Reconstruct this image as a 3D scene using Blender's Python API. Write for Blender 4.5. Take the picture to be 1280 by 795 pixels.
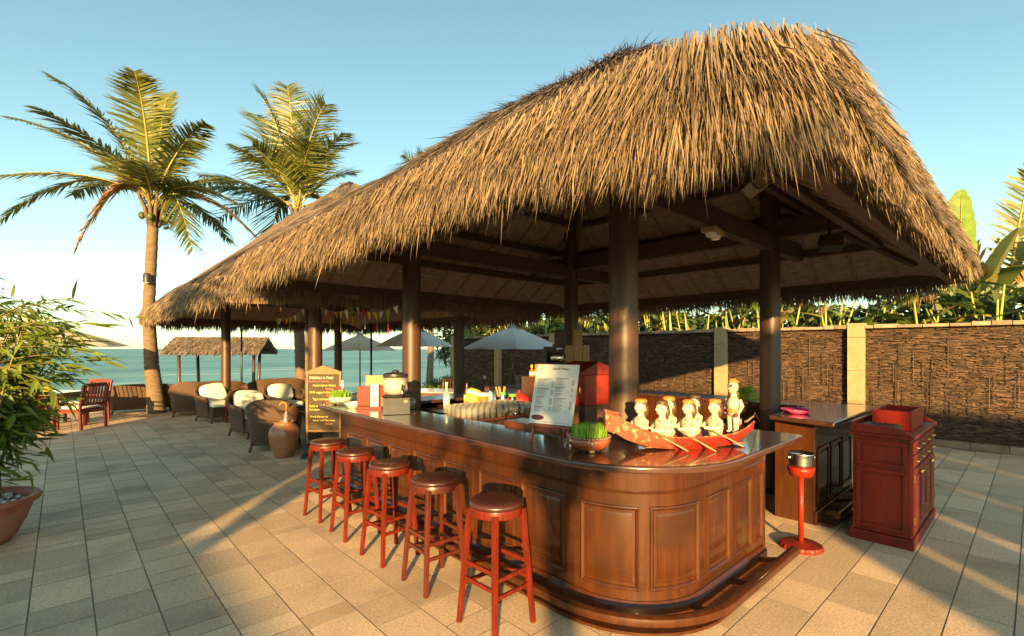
import bpy, math, random
import numpy as np
from mathutils import Vector, Matrix

PI = math.pi
R = math.radians
rng = random.Random(7)
nrg = np.random.default_rng(11)
scene = bpy.context.scene
for o in list(bpy.data.objects):
    bpy.data.objects.remove(o)
col = scene.collection

# ------------------------------------------------------------------ camera
# world axes follow the paving: +X recedes to the right, +Y recedes to the left (towards the sea)
CAM_A = R(47.2)
cam_d = bpy.data.cameras.new('camera')
cam = bpy.data.objects.new('camera', cam_d)
col.objects.link(cam)
cam.location = (0, 0, 1.65)
cam.rotation_euler = (R(90), 0, CAM_A - R(90))
cam_d.sensor_width = 36
cam_d.lens = 607.6 / 1280 * 36
cam_d.shift_y = (436 - 397.5) / 1280
cam_d.clip_start = 0.05
cam_d.clip_end = 30000
scene.camera = cam

# ------------------------------------------------------------------ sky, sun, exposure
SUN_AZ = R(45.5)      # horizontal direction the light travels, from +X
SUN_EL = R(10.5)
w = bpy.data.worlds.new('World')
scene.world = w
w.use_nodes = True
nt = w.node_tree
nt.nodes.clear()
out = nt.nodes.new('ShaderNodeOutputWorld')
bg = nt.nodes.new('ShaderNodeBackground')
sky = nt.nodes.new('ShaderNodeTexSky')
sky.sky_type = 'NISHITA'
sky.sun_disc = False
sky.sun_elevation = R(22)
sky.sun_rotation = R(90) - (SUN_AZ + PI)
sky.air_density = 1.0
sky.dust_density = 0.6
sky.ozone_density = 1.6
tint = nt.nodes.new('ShaderNodeMix')
tint.data_type = 'RGBA'
tint.blend_type = 'MULTIPLY'
tint.inputs[0].default_value = 1
tint.inputs[7].default_value = (0.95, 1.05, 0.77, 1)
nt.links.new(sky.outputs[0], tint.inputs[6])
nt.links.new(tint.outputs[2], bg.inputs[0])
bg.inputs[1].default_value = 0.075
nt.links.new(bg.outputs[0], out.inputs[0])

sun_d = bpy.data.lights.new('sun', 'SUN')
sun = bpy.data.objects.new('sun', sun_d)
col.objects.link(sun)
sun.location = (-20, -20, 12)
sd = Vector((math.cos(SUN_AZ) * math.cos(SUN_EL), math.sin(SUN_AZ) * math.cos(SUN_EL), -math.sin(SUN_EL)))
sun.rotation_euler = sd.to_track_quat('-Z', 'Y').to_euler()
sun_d.energy = 5.0
sun_d.angle = R(0.5)
sun_d.color = (1.0, 0.61, 0.22)

scene.view_settings.view_transform = 'Standard'
scene.view_settings.look = 'None'
scene.view_settings.gamma = 1
scene.view_settings.use_curve_mapping = False
scene.view_settings.exposure = 1.95

# ------------------------------------------------------------------ materials
def mk(name, c1, c2=None, scale=(6, 6, 6), rough=0.6, bump=0.0, bscale=None, metal=0.0, coat=0.0, coords='Object',
       detail=6, isl=0.0, objr=0.0, spec=0.5, c3=None, c3scale=1.2, c3lo=0.52, c3hi=0.68, trans=0.0, coatr=0.1, sss=0.0, dist=0.02, contrast=0.2, rvar=0.0):
    m = bpy.data.materials.new(name)
    m.use_nodes = True
    t = m.node_tree
    N, L = t.nodes, t.links
    b = N['Principled BSDF']
    if coords == 'pos':
        src = N.new('ShaderNodeNewGeometry').outputs['Position']
    else:
        src = N.new('ShaderNodeTexCoord').outputs[coords]
    mp = N.new('ShaderNodeMapping')
    mp.inputs['Scale'].default_value = scale
    L.new(src, mp.inputs[0])
    nz = N.new('ShaderNodeTexNoise')
    nz.inputs['Scale'].default_value = 1
    nz.inputs['Detail'].default_value = detail
    nz.inputs['Roughness'].default_value = 0.6
    L.new(mp.outputs[0], nz.inputs[0])
    c2 = c2 or tuple(x * 0.75 for x in c1)
    mr = N.new('ShaderNodeMapRange')
    mr.inputs[1].default_value = 0.5 - contrast
    mr.inputs[2].default_value = 0.5 + contrast
    L.new(nz.outputs[0], mr.inputs[0])
    mx = N.new('ShaderNodeMix')
    mx.data_type = 'RGBA'
    mx.inputs[6].default_value = (*c1, 1)
    mx.inputs[7].default_value = (*c2, 1)
    L.new(mr.outputs[0], mx.inputs[0])
    colr = mx.outputs[2]
    if c3:
        n3 = N.new('ShaderNodeTexNoise')
        n3.inputs['Scale'].default_value = c3scale
        n3.inputs['Detail'].default_value = 5
        L.new(src, n3.inputs[0])
        r3 = N.new('ShaderNodeMapRange')
        r3.inputs[1].default_value = c3lo
        r3.inputs[2].default_value = c3hi
        L.new(n3.outputs[0], r3.inputs[0])
        m3 = N.new('ShaderNodeMix')
        m3.data_type = 'RGBA'
        m3.inputs[7].default_value = (*c3, 1)
        L.new(colr, m3.inputs[6])
        L.new(r3.outputs[0], m3.inputs[0])
        colr = m3.outputs[2]
    if isl or objr:
        val = None
        if isl:
            g = N.new('ShaderNodeNewGeometry')
            val = g.outputs['Random Per Island']
            amt = isl
        if objr:
            oi = N.new('ShaderNodeObjectInfo')
            amt = objr
            if val is None:
                val = oi.outputs['Random']
            else:
                ad = N.new('ShaderNodeMath')
                ad.operation = 'ADD'
                L.new(val, ad.inputs[0])
                L.new(oi.outputs['Random'], ad.inputs[1])
                fr = N.new('ShaderNodeMath')
                fr.operation = 'FRACT'
                L.new(ad.outputs[0], fr.inputs[0])
                val = fr.outputs[0]
        m2 = N.new('ShaderNodeMapRange')
        m2.inputs[3].default_value = 1 - amt
        m2.inputs[4].default_value = 1 + amt
        L.new(val, m2.inputs[0])
        hv = N.new('ShaderNodeHueSaturation')
        L.new(m2.outputs[0], hv.inputs['Value'])
        L.new(colr, hv.inputs['Color'])
        colr = hv.outputs[0]
    L.new(colr, b.inputs['Base Color'])
    b.inputs['Roughness'].default_value = rough
    if rvar:
        rr = N.new('ShaderNodeMapRange')
        rr.inputs[3].default_value = max(0.02, rough - rvar)
        rr.inputs[4].default_value = rough + rvar
        L.new(nz.outputs[0], rr.inputs[0])
        L.new(rr.outputs[0], b.inputs['Roughness'])
    b.inputs['Metallic'].default_value = metal
    b.inputs['Specular IOR Level'].default_value = spec
    b.inputs['Coat Weight'].default_value = coat
    b.inputs['Coat Roughness'].default_value = coatr
    b.inputs['Transmission Weight'].default_value = trans
    if bump:
        bn = N.new('ShaderNodeBump')
        bn.inputs['Strength'].default_value = bump
        bn.inputs['Distance'].default_value = dist
        if bscale:
            n2 = N.new('ShaderNodeTexNoise')
            n2.inputs['Detail'].default_value = 8
            mp2 = N.new('ShaderNodeMapping')
            mp2.inputs['Scale'].default_value = bscale
            n2.inputs['Scale'].default_value = 1
            L.new(src, mp2.inputs[0])
            L.new(mp2.outputs[0], n2.inputs[0])
            L.new(n2.outputs[0], bn.inputs['Height'])
        else:
            L.new(nz.outputs[0], bn.inputs['Height'])
        L.new(bn.outputs[0], b.inputs['Normal'])
    if sss:
        # thin leaves: let some light through
        tr = N.new('ShaderNodeBsdfTranslucent')
        L.new(colr, tr.inputs[0])
        ms = N.new('ShaderNodeMixShader')
        ms.inputs[0].default_value = sss
        L.new(b.outputs[0], ms.inputs[1])
        L.new(tr.outputs[0], ms.inputs[2])
        L.new(ms.outputs[0], N['Material Output'].inputs[0])
    return m

def wicker_mat(name, c1, c2, sc=60):
    m = mk(name, c1, c2, (3, 3, 3), 0.55)
    t = m.node_tree
    N, L = t.nodes, t.links
    b = N['Principled BSDF']
    tc = N.new('ShaderNodeTexCoord')
    w1 = N.new('ShaderNodeTexWave')
    w1.bands_direction = 'Z'
    w1.inputs['Scale'].default_value = sc / 2.2
    w1.inputs['Distortion'].default_value = 0.6
    w2 = N.new('ShaderNodeTexWave')
    w2.bands_direction = 'DIAGONAL'
    w2.inputs['Scale'].default_value = sc / 3
    L.new(tc.outputs['Object'], w1.inputs[0])
    L.new(tc.outputs['Object'], w2.inputs[0])
    mu = N.new('ShaderNodeMath')
    mu.operation = 'MULTIPLY'
    L.new(w1.outputs['Fac'], mu.inputs[0])
    L.new(w2.outputs['Fac'], mu.inputs[1])
    bn = N.new('ShaderNodeBump')
    bn.inputs['Strength'].default_value = 0.9
    bn.inputs['Distance'].default_value = 0.01
    L.new(mu.outputs[0], bn.inputs['Height'])
    L.new(bn.outputs[0], b.inputs['Normal'])
    return m

M = {}
M['slab'] = mk('stone_slab', (0.66, 0.49, 0.31), (0.42, 0.31, 0.20), (55, 55, 55), 0.75, 0.7, (110, 110, 110), coords='pos', contrast=0.16, isl=0.18, objr=0.18,
               c3=(0.31, 0.225, 0.145), c3scale=1.6, c3lo=0.5, c3hi=0.8, dist=0.004, rvar=0.15)
M['joint'] = mk('joint_sand', (0.29, 0.235, 0.165), (0.19, 0.15, 0.11), (30, 30, 30), 0.95, coords='pos')
M['sand'] = mk('beach_sand', (0.45, 0.36, 0.24), (0.36, 0.29, 0.19), (3, 3, 3), 0.95, coords='pos')
M['straw'] = mk('straw', (0.185, 0.140, 0.103), (0.110, 0.093, 0.080), (2, 2, 2), 0.75, coords='pos', isl=0.5, sss=0.18, contrast=0.28)
M['straw_new'] = mk('straw_pale', (0.265, 0.188, 0.108), (0.17, 0.126, 0.08), (3, 3, 3), 0.7, coords='pos', isl=0.42, sss=0.25)
M['thatch'] = mk('thatch_body', (0.24, 0.165, 0.10), (0.12, 0.08, 0.05), (40, 40, 6), 0.95, 1.0, coords='pos', dist=0.05)
M['under'] = mk('thatch_underside', (0.38, 0.26, 0.165), (0.20, 0.135, 0.09), (9, 9, 30), 0.95, 0.8, coords='pos', dist=0.03)
M['post'] = mk('dark_post_wood', (0.062, 0.029, 0.015), (0.042, 0.019, 0.010), (30, 30, 2.5), 0.5, 0.15, coords='Object', coat=0.12, coatr=0.3, dist=0.004)
M['beam'] = mk('beam_wood', (0.085, 0.042, 0.027), (0.045, 0.024, 0.016), (12, 12, 12), 0.6, 0.2, dist=0.004)
M['pole'] = mk('bamboo_rafter', (0.25, 0.17, 0.10), (0.16, 0.10, 0.06), (10, 10, 10), 0.7)
M['bar'] = mk('bar_lacquer', (0.064, 0.0185, 0.0032), (0.040, 0.0110, 0.0026), (26, 26, 2.6), 0.5, 0.05, coords='pos', spec=0.2, coat=0.55, coatr=0.06, c3=(0.035, 0.012, 0.004), c3scale=2.6, contrast=0.14, dist=0.002)
M['top'] = mk('bar_top_lacquer', (0.075, 0.030, 0.018), (0.042, 0.017, 0.011), (3, 14, 9), 0.25, 0.04, coords='pos', coat=0.9, coatr=0.07, dist=0.002)
M['stool'] = mk('stool_red_wood', (0.145, 0.015, 0.0035), (0.055, 0.007, 0.003), (40, 40, 5), 0.45, 0.05, spec=0.2, coat=0.2, coatr=0.1, dist=0.002)
M['stoold'] = mk('stool_dark_wood', (0.085, 0.014, 0.006), (0.05, 0.009, 0.005), (30, 30, 3), 0.35, 0.05, coat=0.3, coatr=0.14, dist=0.002)
M['seat'] = mk('stool_seat_vinyl', (0.055, 0.018, 0.014), (0.04, 0.012, 0.010), (40, 40, 40), 0.38, 0.1, coat=0.3, coatr=0.2, dist=0.002)
M['red'] = mk('red_stained_wood', (0.21, 0.018, 0.007), (0.12, 0.011, 0.006), (14, 14, 2.5), 0.45, 0.08, spec=0.3, coat=0.15, coatr=0.18, dist=0.002, c3=(0.07, 0.012, 0.008), c3scale=3.5)
M['redbright'] = mk('bright_red_tray', (0.26, 0.016, 0.005), (0.17, 0.011, 0.004), (9, 9, 9), 0.45, spec=0.3, coat=0.12, coatr=0.2)
M['orangew'] = mk('orange_wood', (0.26, 0.066, 0.016), (0.16, 0.038, 0.010), (30, 4, 4), 0.4, 0.05, coat=0.4, dist=0.002)
M['palew'] = mk('pale_wood', (0.38, 0.25, 0.12), (0.27, 0.17, 0.08), (30, 30, 4), 0.65, 0.1, dist=0.003)
M['brass'] = mk('brass', (0.75, 0.52, 0.18), (0.6, 0.4, 0.14), (20, 20, 20), 0.3, metal=1)
M['steel'] = mk('steel', (0.62, 0.60, 0.56), (0.5, 0.48, 0.45), (30, 30, 3), 0.25, metal=1)
M['dsteel'] = mk('dark_steel', (0.20, 0.18, 0.16), (0.14, 0.125, 0.11), (3, 40, 40), 0.3, metal=1)
M['black'] = mk('black_plastic', (0.025, 0.023, 0.022), (0.015, 0.014, 0.014), (20, 20, 20), 0.45)
M['white'] = mk('white_ceramic', (0.78, 0.75, 0.68), (0.70, 0.67, 0.60), (10, 10, 10), 0.25, coat=0.3)
M['paper'] = mk('white_card', (0.52, 0.52, 0.51), (0.49, 0.49, 0.48), (8, 8, 8), 0.5)
M['ink'] = mk('grey_ink', (0.06, 0.055, 0.055), (0.05, 0.045, 0.045), rough=0.7)
M['inkl'] = mk('light_grey_ink', (0.20, 0.19, 0.185), (0.16, 0.15, 0.145), rough=0.7)
M['plum'] = mk('plum_ink', (0.10, 0.012, 0.03), (0.08, 0.01, 0.025), rough=0.6)
M['cloth'] = mk('cream_cushion', (0.82, 0.78, 0.68), (0.74, 0.70, 0.60), (12, 12, 12), 0.9, 0.25, (60, 60, 60), dist=0.004)
M['wicker'] = wicker_mat('brown_wicker', (0.115, 0.064, 0.036), (0.065, 0.036, 0.021))
M['clay'] = mk('terracotta_pot', (0.36, 0.105, 0.062), (0.27, 0.075, 0.045), (5, 5, 5), 0.6, 0.1, (60, 60, 60), dist=0.002, c3=(0.42, 0.20, 0.13), c3scale=2.5)
M['jar'] = mk('glazed_jar', (0.36, 0.155, 0.07), (0.24, 0.095, 0.045), (4, 4, 7), 0.38, 0.1, coat=0.3, coatr=0.25, dist=0.003)
M['bowl'] = mk('brown_glaze', (0.30, 0.085, 0.025), (0.17, 0.045, 0.018), (14, 14, 30), 0.2, coat=0.7, coatr=0.06)
M['rimg'] = mk('dark_glaze', (0.10, 0.045, 0.03), (0.26, 0.15, 0.10), (70, 70, 70), 0.25, coat=0.6)
M['celadon'] = mk('celadon_glaze', (0.50, 0.66, 0.55), (0.42, 0.58, 0.48), (14, 14, 14), 0.2, coat=0.6)
M['grass'] = mk('wheat_grass', (0.26, 0.46, 0.04), (0.17, 0.36, 0.03), (20, 20, 20), 0.5, isl=0.25, sss=0.3)
M['bamleaf'] = mk('bamboo_leaf', (0.19, 0.24, 0.032), (0.10, 0.16, 0.026), (6, 6, 6), 0.42, coords='pos', isl=0.45, objr=0.45, sss=0.35)
M['cane'] = mk('bamboo_cane', (0.16, 0.14, 0.05), (0.10, 0.085, 0.035), (10, 10, 30), 0.5)
M['palmleaf'] = mk('palm_leaflet', (0.155, 0.165, 0.03), (0.085, 0.11, 0.022), (1.5, 1.5, 1.5), 0.42, coords='pos', isl=0.35, sss=0.3)
M['palmdry'] = mk('dry_palm_leaflet', (0.38, 0.21, 0.065), (0.26, 0.15, 0.05), (1.5, 1.5, 1.5), 0.6, coords='pos', isl=0.3, sss=0.25)
M['rachis'] = mk('frond_stem', (0.36, 0.30, 0.085), (0.26, 0.22, 0.06), (5, 5, 5), 0.5)
M['trunk'] = mk('palm_trunk', (0.165, 0.118, 0.072), (0.09, 0.064, 0.04), (6, 6, 22), 0.9, 0.6, coords='Object', dist=0.02)
M['banana'] = mk('banana_leaf', (0.15, 0.23, 0.025), (0.07, 0.13, 0.02), (5, 5, 9), 0.35, 0.3, objr=0.3, sss=0.35, coords='pos')
M['bananay'] = mk('yellow_leaf', (0.42, 0.36, 0.05), (0.30, 0.27, 0.04), (2, 2, 2), 0.4, objr=0.2, sss=0.35, coords='pos')
M['stemy'] = mk('yellow_green_stem', (0.33, 0.34, 0.06), (0.22, 0.24, 0.05), (4, 4, 4), 0.5, objr=0.3)
M['leafdark'] = mk('dark_leaf', (0.085, 0.125, 0.028), (0.05, 0.085, 0.022), (3, 3, 3), 0.45, isl=0.4, sss=0.3, coords='pos')
M['leafdry'] = mk('dead_leaf', (0.30, 0.17, 0.08), (0.18, 0.10, 0.05), (3, 3, 3), 0.8, isl=0.4, coords='pos', sss=0.2)
M['redflower'] = mk('red_bract', (0.50, 0.07, 0.03), (0.36, 0.05, 0.03), (6, 6, 6), 0.5, sss=0.25)
M['bark'] = mk('bark_strip', (0.105, 0.058, 0.031), (0.040, 0.024, 0.016), (6, 6, 30), 0.7, isl=0.8, coords='pos')
M['barkback'] = mk('bark_backing', (0.055, 0.036, 0.026), (0.03, 0.02, 0.015), (10, 10, 10), 0.95)
M['stonepost'] = mk('sandstone', (0.36, 0.27, 0.15), (0.27, 0.20, 0.11), (7, 7, 7), 0.85, 0.3, (40, 40, 40), dist=0.006)
M['coping'] = mk('coping_stone', (0.30, 0.225, 0.15), (0.19, 0.14, 0.095), (6, 6, 6), 0.9, 0.4, objr=0.3, dist=0.008)
M['canvas'] = mk('blue_grey_canvas', (0.70, 0.74, 0.75), (0.66, 0.70, 0.71), (5, 5, 5), 0.85, sss=0.45)
M['cream'] = mk('cream_canvas', (0.80, 0.72, 0.60), (0.74, 0.66, 0.54), (5, 5, 5), 0.85, sss=0.5)
M['dwood'] = mk('dark_table_wood', (0.10, 0.035, 0.02), (0.07, 0.024, 0.015), (20, 20, 4), 0.4, coat=0.3)
M['chairred'] = mk('red_chair_wood', (0.21, 0.035, 0.018), (0.13, 0.022, 0.013), (20, 20, 4), 0.4, coat=0.35, objr=0.1)
M['board'] = mk('chalkboard', (0.055, 0.038, 0.02), (0.04, 0.027, 0.014), (6, 6, 6), 0.8)
M['frame'] = mk('sign_frame_wood', (0.20, 0.11, 0.038), (0.14, 0.075, 0.026), (20, 20, 4), 0.55)
M['chalky'] = mk('yellow_chalk', (0.75, 0.62, 0.14), (0.65, 0.52, 0.1), (60, 60, 60), 0.9)
M['chalkr'] = mk('red_chalk', (0.68, 0.20, 0.12), (0.6, 0.16, 0.1), (60, 60, 60), 0.9)
M['chalkw'] = mk('white_chalk', (0.70, 0.66, 0.55), (0.6, 0.56, 0.48), (60, 60, 60), 0.9)
M['skin'] = mk('puppet_cream_paint', (0.55, 0.485, 0.36), (0.42, 0.355, 0.25), (14, 14, 14), 0.4, coat=0.2, c3=(0.05, 0.035, 0.025), c3scale=22, c3lo=0.60, c3hi=0.65)
M['hair'] = mk('puppet_hair_paint', (0.045, 0.024, 0.014), (0.11, 0.055, 0.028), (40, 40, 40), 0.5)
M['orangep'] = mk('orange_paint', (0.55, 0.20, 0.035), (0.42, 0.14, 0.03), (30, 30, 30), 0.5)
M['blackp'] = mk('black_paint', (0.02, 0.016, 0.014), (0.03, 0.024, 0.02), rough=0.4)
M['redp'] = mk('boat_red_paint', (0.36, 0.018, 0.009), (0.24, 0.013, 0.008), (12, 12, 12), 0.4, 0.2, (50, 50, 50), coat=0.3, c3=(0.10, 0.035, 0.02), c3scale=30, c3lo=0.50, c3hi=0.60, dist=0.003)
M['bowp'] = mk('boat_worn_paint', (0.27, 0.060, 0.022), (0.11, 0.030, 0.016), (22, 22, 22), 0.55, 0.5, (60, 60, 60), c3=(0.36, 0.21, 0.09), c3scale=26, c3lo=0.57, c3hi=0.63, dist=0.003)
def glass_mat():
    m = bpy.data.materials.new('thin_glass')
    m.use_nodes = True
    N, L = m.node_tree.nodes, m.node_tree.links
    N.remove(N['Principled BSDF'])
    tr = N.new('ShaderNodeBsdfTransparent')
    tr.inputs[0].default_value = (.90, .92, .90, 1)
    gl = N.new('ShaderNodeBsdfGlossy')
    gl.inputs['Roughness'].default_value = .16
    fr = N.new('ShaderNodeLayerWeight')
    fr.inputs[0].default_value = .5
    ms = N.new('ShaderNodeMixShader')
    L.new(fr.outputs['Facing'], ms.inputs[0])
    L.new(tr.outputs[0], ms.inputs[1])
    L.new(gl.outputs[0], ms.inputs[2])
    df = N.new('ShaderNodeBsdfDiffuse')
    df.inputs[0].default_value = (.8, .78, .7, 1)
    m2 = N.new('ShaderNodeMixShader')
    m2.inputs[0].default_value = .22
    L.new(ms.outputs[0], m2.inputs[1])
    L.new(df.outputs[0], m2.inputs[2])
    L.new(m2.outputs[0], N['Material Output'].inputs[0])
    return m
M['glass'] = glass_mat()
M['honey'] = mk('amber_glass', (0.75, 0.36, 0.06), (0.7, 0.3, 0.05), rough=0.1, trans=0.6)
M['milk'] = mk('milky_fill', (0.75, 0.70, 0.60), (0.70, 0.66, 0.56), rough=0.4)
M['pink'] = mk('pink_plastic', (0.60, 0.05, 0.16), (0.5, 0.04, 0.13), rough=0.4)
M['green'] = mk('green_plastic', (0.08, 0.45, 0.06), (0.06, 0.36, 0.05), rough=0.4)
M['yellow'] = mk('yellow_cap', (0.75, 0.46, 0.03), (0.65, 0.38, 0.03), rough=0.4)
M['flagy'] = mk('yellow_flag', (0.72, 0.48, 0.04), (0.6, 0.4, 0.03), rough=0.8, sss=0.3)
M['flagr'] = mk('red_flag', (0.55, 0.04, 0.04), (0.45, 0.03, 0.03), rough=0.8, sss=0.3)
M['flagw'] = mk('white_flag', (0.72, 0.70, 0.66), (0.64, 0.62, 0.58), rough=0.8, sss=0.3)
M['flagg'] = mk('olive_flag', (0.33, 0.36, 0.06), (0.26, 0.3, 0.05), rough=0.8, sss=0.3)
M['lampglass'] = mk('lamp_glass', (0.72, 0.70, 0.62), (0.66, 0.64, 0.56), (20, 20, 20), 0.15)
M['pebble'] = mk('white_pebble', (0.72, 0.71, 0.66), (0.55, 0.54, 0.50), (20, 20, 20), 0.6, isl=0.25)
M['plaster'] = mk('shade_wall_plaster', (0.50, 0.42, 0.32), (0.42, 0.35, 0.26), (2, 2, 2), 0.9)  # plaster of the unseen walls added for shade
M['tileroof'] = mk('roof_tiles', (0.33, 0.14, 0.08), (0.24, 0.1, 0.06), (4, 4, 4), 0.85)
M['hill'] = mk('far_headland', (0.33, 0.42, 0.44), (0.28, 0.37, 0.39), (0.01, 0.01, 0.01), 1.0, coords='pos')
M['net'] = mk('red_net', (0.55, 0.03, 0.03), (0.4, 0.02, 0.02), (40, 40, 40), 0.6)

def sea_mat():
    m = bpy.data.materials.new('sea_water')
    m.use_nodes = True
    N, L = m.node_tree.nodes, m.node_tree.links
    b = N['Principled BSDF']
    g = N.new('ShaderNodeNewGeometry')
    mp = N.new('ShaderNodeMapping')
    mp.inputs['Scale'].default_value = (0.035, 0.11, 0.2)
    L.new(g.outputs['Position'], mp.inputs[0])
    n1 = N.new('ShaderNodeTexNoise')
    n1.inputs['Scale'].default_value = 1
    n1.inputs['Detail'].default_value = 9
    n1.inputs['Roughness'].default_value = 0.62
    L.new(mp.outputs[0], n1.inputs[0])
    mp2 = N.new('ShaderNodeMapping')
    mp2.inputs['Scale'].default_value = (0.006, 0.02, 0.02)
    L.new(g.outputs['Position'], mp2.inputs[0])
    n2 = N.new('ShaderNodeTexNoise')
    n2.inputs['Scale'].default_value = 1
    n2.inputs['Detail'].default_value = 6
    L.new(mp2.outputs[0], n2.inputs[0])
    cr = N.new('ShaderNodeValToRGB')
    cr.color_ramp.elements[0].position = 0.38
    cr.color_ramp.elements[0].color = (0.045, 0.165, 0.17, 1)
    cr.color_ramp.elements[1].position = 0.62
    cr.color_ramp.elements[1].color = (0.19, 0.36, 0.33, 1)
    av = N.new('ShaderNodeMix')
    av.inputs[0].default_value = .6
    L.new(n2.outputs[0], av.inputs[2])
    L.new(n1.outputs[0], av.inputs[3])
    L.new(av.outputs[0], cr.inputs[0])
    foam = N.new('ShaderNodeMapRange')
    foam.inputs[1].default_value = 0.60
    foam.inputs[2].default_value = 0.70
    foam.inputs[4].default_value = 0.55
    L.new(n1.outputs[0], foam.inputs[0])
    mx = N.new('ShaderNodeMix')
    mx.data_type = 'RGBA'
    mx.inputs[7].default_value = (0.62, 0.62, 0.58, 1)
    L.new(foam.outputs[0], mx.inputs[0])
    L.new(cr.outputs[0], mx.inputs[6])
    L.new(mx.outputs[2], b.inputs['Base Color'])
    b.inputs['Roughness'].default_value = 0.5
    b.inputs['Specular IOR Level'].default_value = 0.2
    bn = N.new('ShaderNodeBump')
    bn.inputs['Strength'].default_value = 1.0
    bn.inputs['Distance'].default_value = 2.2
    L.new(n1.outputs[0], bn.inputs['Height'])
    L.new(bn.outputs[0], b.inputs['Normal'])
    return m
M['sea'] = sea_mat()

# ------------------------------------------------------------------ mesh helpers
class MB:
    def __init__(s):
        s.v, s.f = [], []
    def add(s, vs, fs):
        o = len(s.v)
        s.v += [tuple(p) for p in vs]
        s.f += [tuple(i + o for i in q) for q in fs]
        return s
    def box(s, x0, x1, y0, y1, z0, z1, mat=None):
        vs = [(x, y, z) for z in (z0, z1) for y in (y0, y1) for x in (x0, x1)]
        if mat is not None:
            vs = [mat @ Vector(p) for p in vs]
        return s.add(vs, [(0, 2, 3, 1), (4, 5, 7, 6), (0, 1, 5, 4), (2, 6, 7, 3), (0, 4, 6, 2), (1, 3, 7, 5)])
    def bar(s, p0, p1, wd, ht, up=(0, 0, 1)):
        p0, p1 = Vector(p0), Vector(p1)
        d = (p1 - p0)
        l = d.length
        d.normalize()
        u = Vector(up)
        sx = d.cross(u)
        if sx.length < 1e-4:
            sx = Vector((1, 0, 0))
        sx.normalize()
        uu = sx.cross(d)
        m = Matrix((sx, uu, d)).transposed().to_4x4()
        m.translation = p0
        return s.box(-wd / 2, wd / 2, -ht / 2, ht / 2, 0, l, m)
    def tube(s, pts, rads, n=8, cap=True):
        pts = [Vector(p) for p in pts]
        if not hasattr(rads, '__len__'):
            rads = [rads] * len(pts)
        o = len(s.v)
        prev = None
        for i, p in enumerate(pts):
            a = pts[max(0, i - 1)]
            b = pts[min(len(pts) - 1, i + 1)]
            d = (b - a).normalized()
            if prev is None:
                u = d.orthogonal().normalized()
            else:
                u = (prev - d * prev.dot(d))
                u = u.normalized() if u.length > 1e-6 else d.orthogonal().normalized()
            prev = u
            v2 = d.cross(u)
            for k in range(n):
                t = 2 * PI * k / n
                s.v.append(tuple(p + (u * math.cos(t) + v2 * math.sin(t)) * rads[i]))
        for i in range(len(pts) - 1):
            for k in range(n):
                a, b = o + i * n + k, o + i * n + (k + 1) % n
                s.f.append((a, b, b + n, a + n))
        if cap:
            s.f.append(tuple(o + k for k in range(n))[::-1])
            s.f.append(tuple(o + (len(pts) - 1) * n + k for k in range(n)))
        return s
    def lathe(s, prof, n=24, c=(0, 0, 0), sx=1, sy=1, wob=None):
        o = len(s.v)
        for r, z in prof:
            for k in range(n):
                t = 2 * PI * k / n
                rr = r * (wob(t, z) if wob else 1)
                s.v.append((c[0] + rr * math.cos(t) * sx, c[1] + rr * math.sin(t) * sy, c[2] + z))
        for i in range(len(prof) - 1):
            for k in range(n):
                a, b = o + i * n + k, o + i * n + (k + 1) % n
                s.f.append((a, b, b + n, a + n))
        if prof[0][0] > 1e-5:
            s.f.append(tuple(o + k for k in range(n))[::-1])
        if prof[-1][0] > 1e-5:
            s.f.append(tuple(o + (len(prof) - 1) * n + k for k in range(n)))
        return s
    def ell(s, c, rx, ry, rz, n=12, m=8, mat=None, p=1.0):
        vs, fs = [], []
        sg = lambda q: math.copysign(abs(q) ** p, q)
        for i in range(m + 1):
            ph = -PI / 2 + PI * i / m
            for k in range(n):
                t = 2 * PI * k / n
                q = Vector((rx * sg(math.cos(ph)) * sg(math.cos(t)), ry * sg(math.cos(ph)) * sg(math.sin(t)), rz * sg(math.sin(ph))))
                if mat is not None:
                    q = mat @ q
                vs.append((c[0] + q[0], c[1] + q[1], c[2] + q[2]))
        for i in range(m):
            for k in range(n):
                a, b = i * n + k, i * n + (k + 1) % n
                fs.append((a, b, b + n, a + n))
        return s.add(vs, fs)
    def prism(s, poly, z0, z1):
        n = len(poly)
        vs = [(x, y, z0) for x, y in poly] + [(x, y, z1) for x, y in poly]
        fs = [tuple(range(n))[::-1], tuple(range(n, 2 * n))]
        fs += [(i, (i + 1) % n, n + (i + 1) % n, n + i) for i in range(n)]
        return s.add(vs, fs)
    def sweep(s, rings, closed=True, caps=True):
        """rings: list of lists of points of equal length"""
        o = len(s.v)
        n = len(rings[0])
        for r in rings:
            s.v += [tuple(p) for p in r]
        for i in range(len(rings) - 1):
            for k in range(n if closed else n - 1):
                a, b = o + i * n + k, o + i * n + (k + 1) % n
                s.f.append((a, b, b + n, a + n))
        if caps and closed:
            s.f.append(tuple(o + k for k in range(n))[::-1])
            s.f.append(tuple(o + (len(rings) - 1) * n + k for k in range(n)))
        return s
    def mesh(s, name, mat, smooth=False):
        me = bpy.data.meshes.new(name)
        me.from_pydata(s.v, [], s.f)
        me.materials.append(M[mat] if isinstance(mat, str) else mat)
        if smooth:
            me.polygons.foreach_set('use_smooth', [True] * len(me.polygons))
        me.update()
        return me
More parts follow.
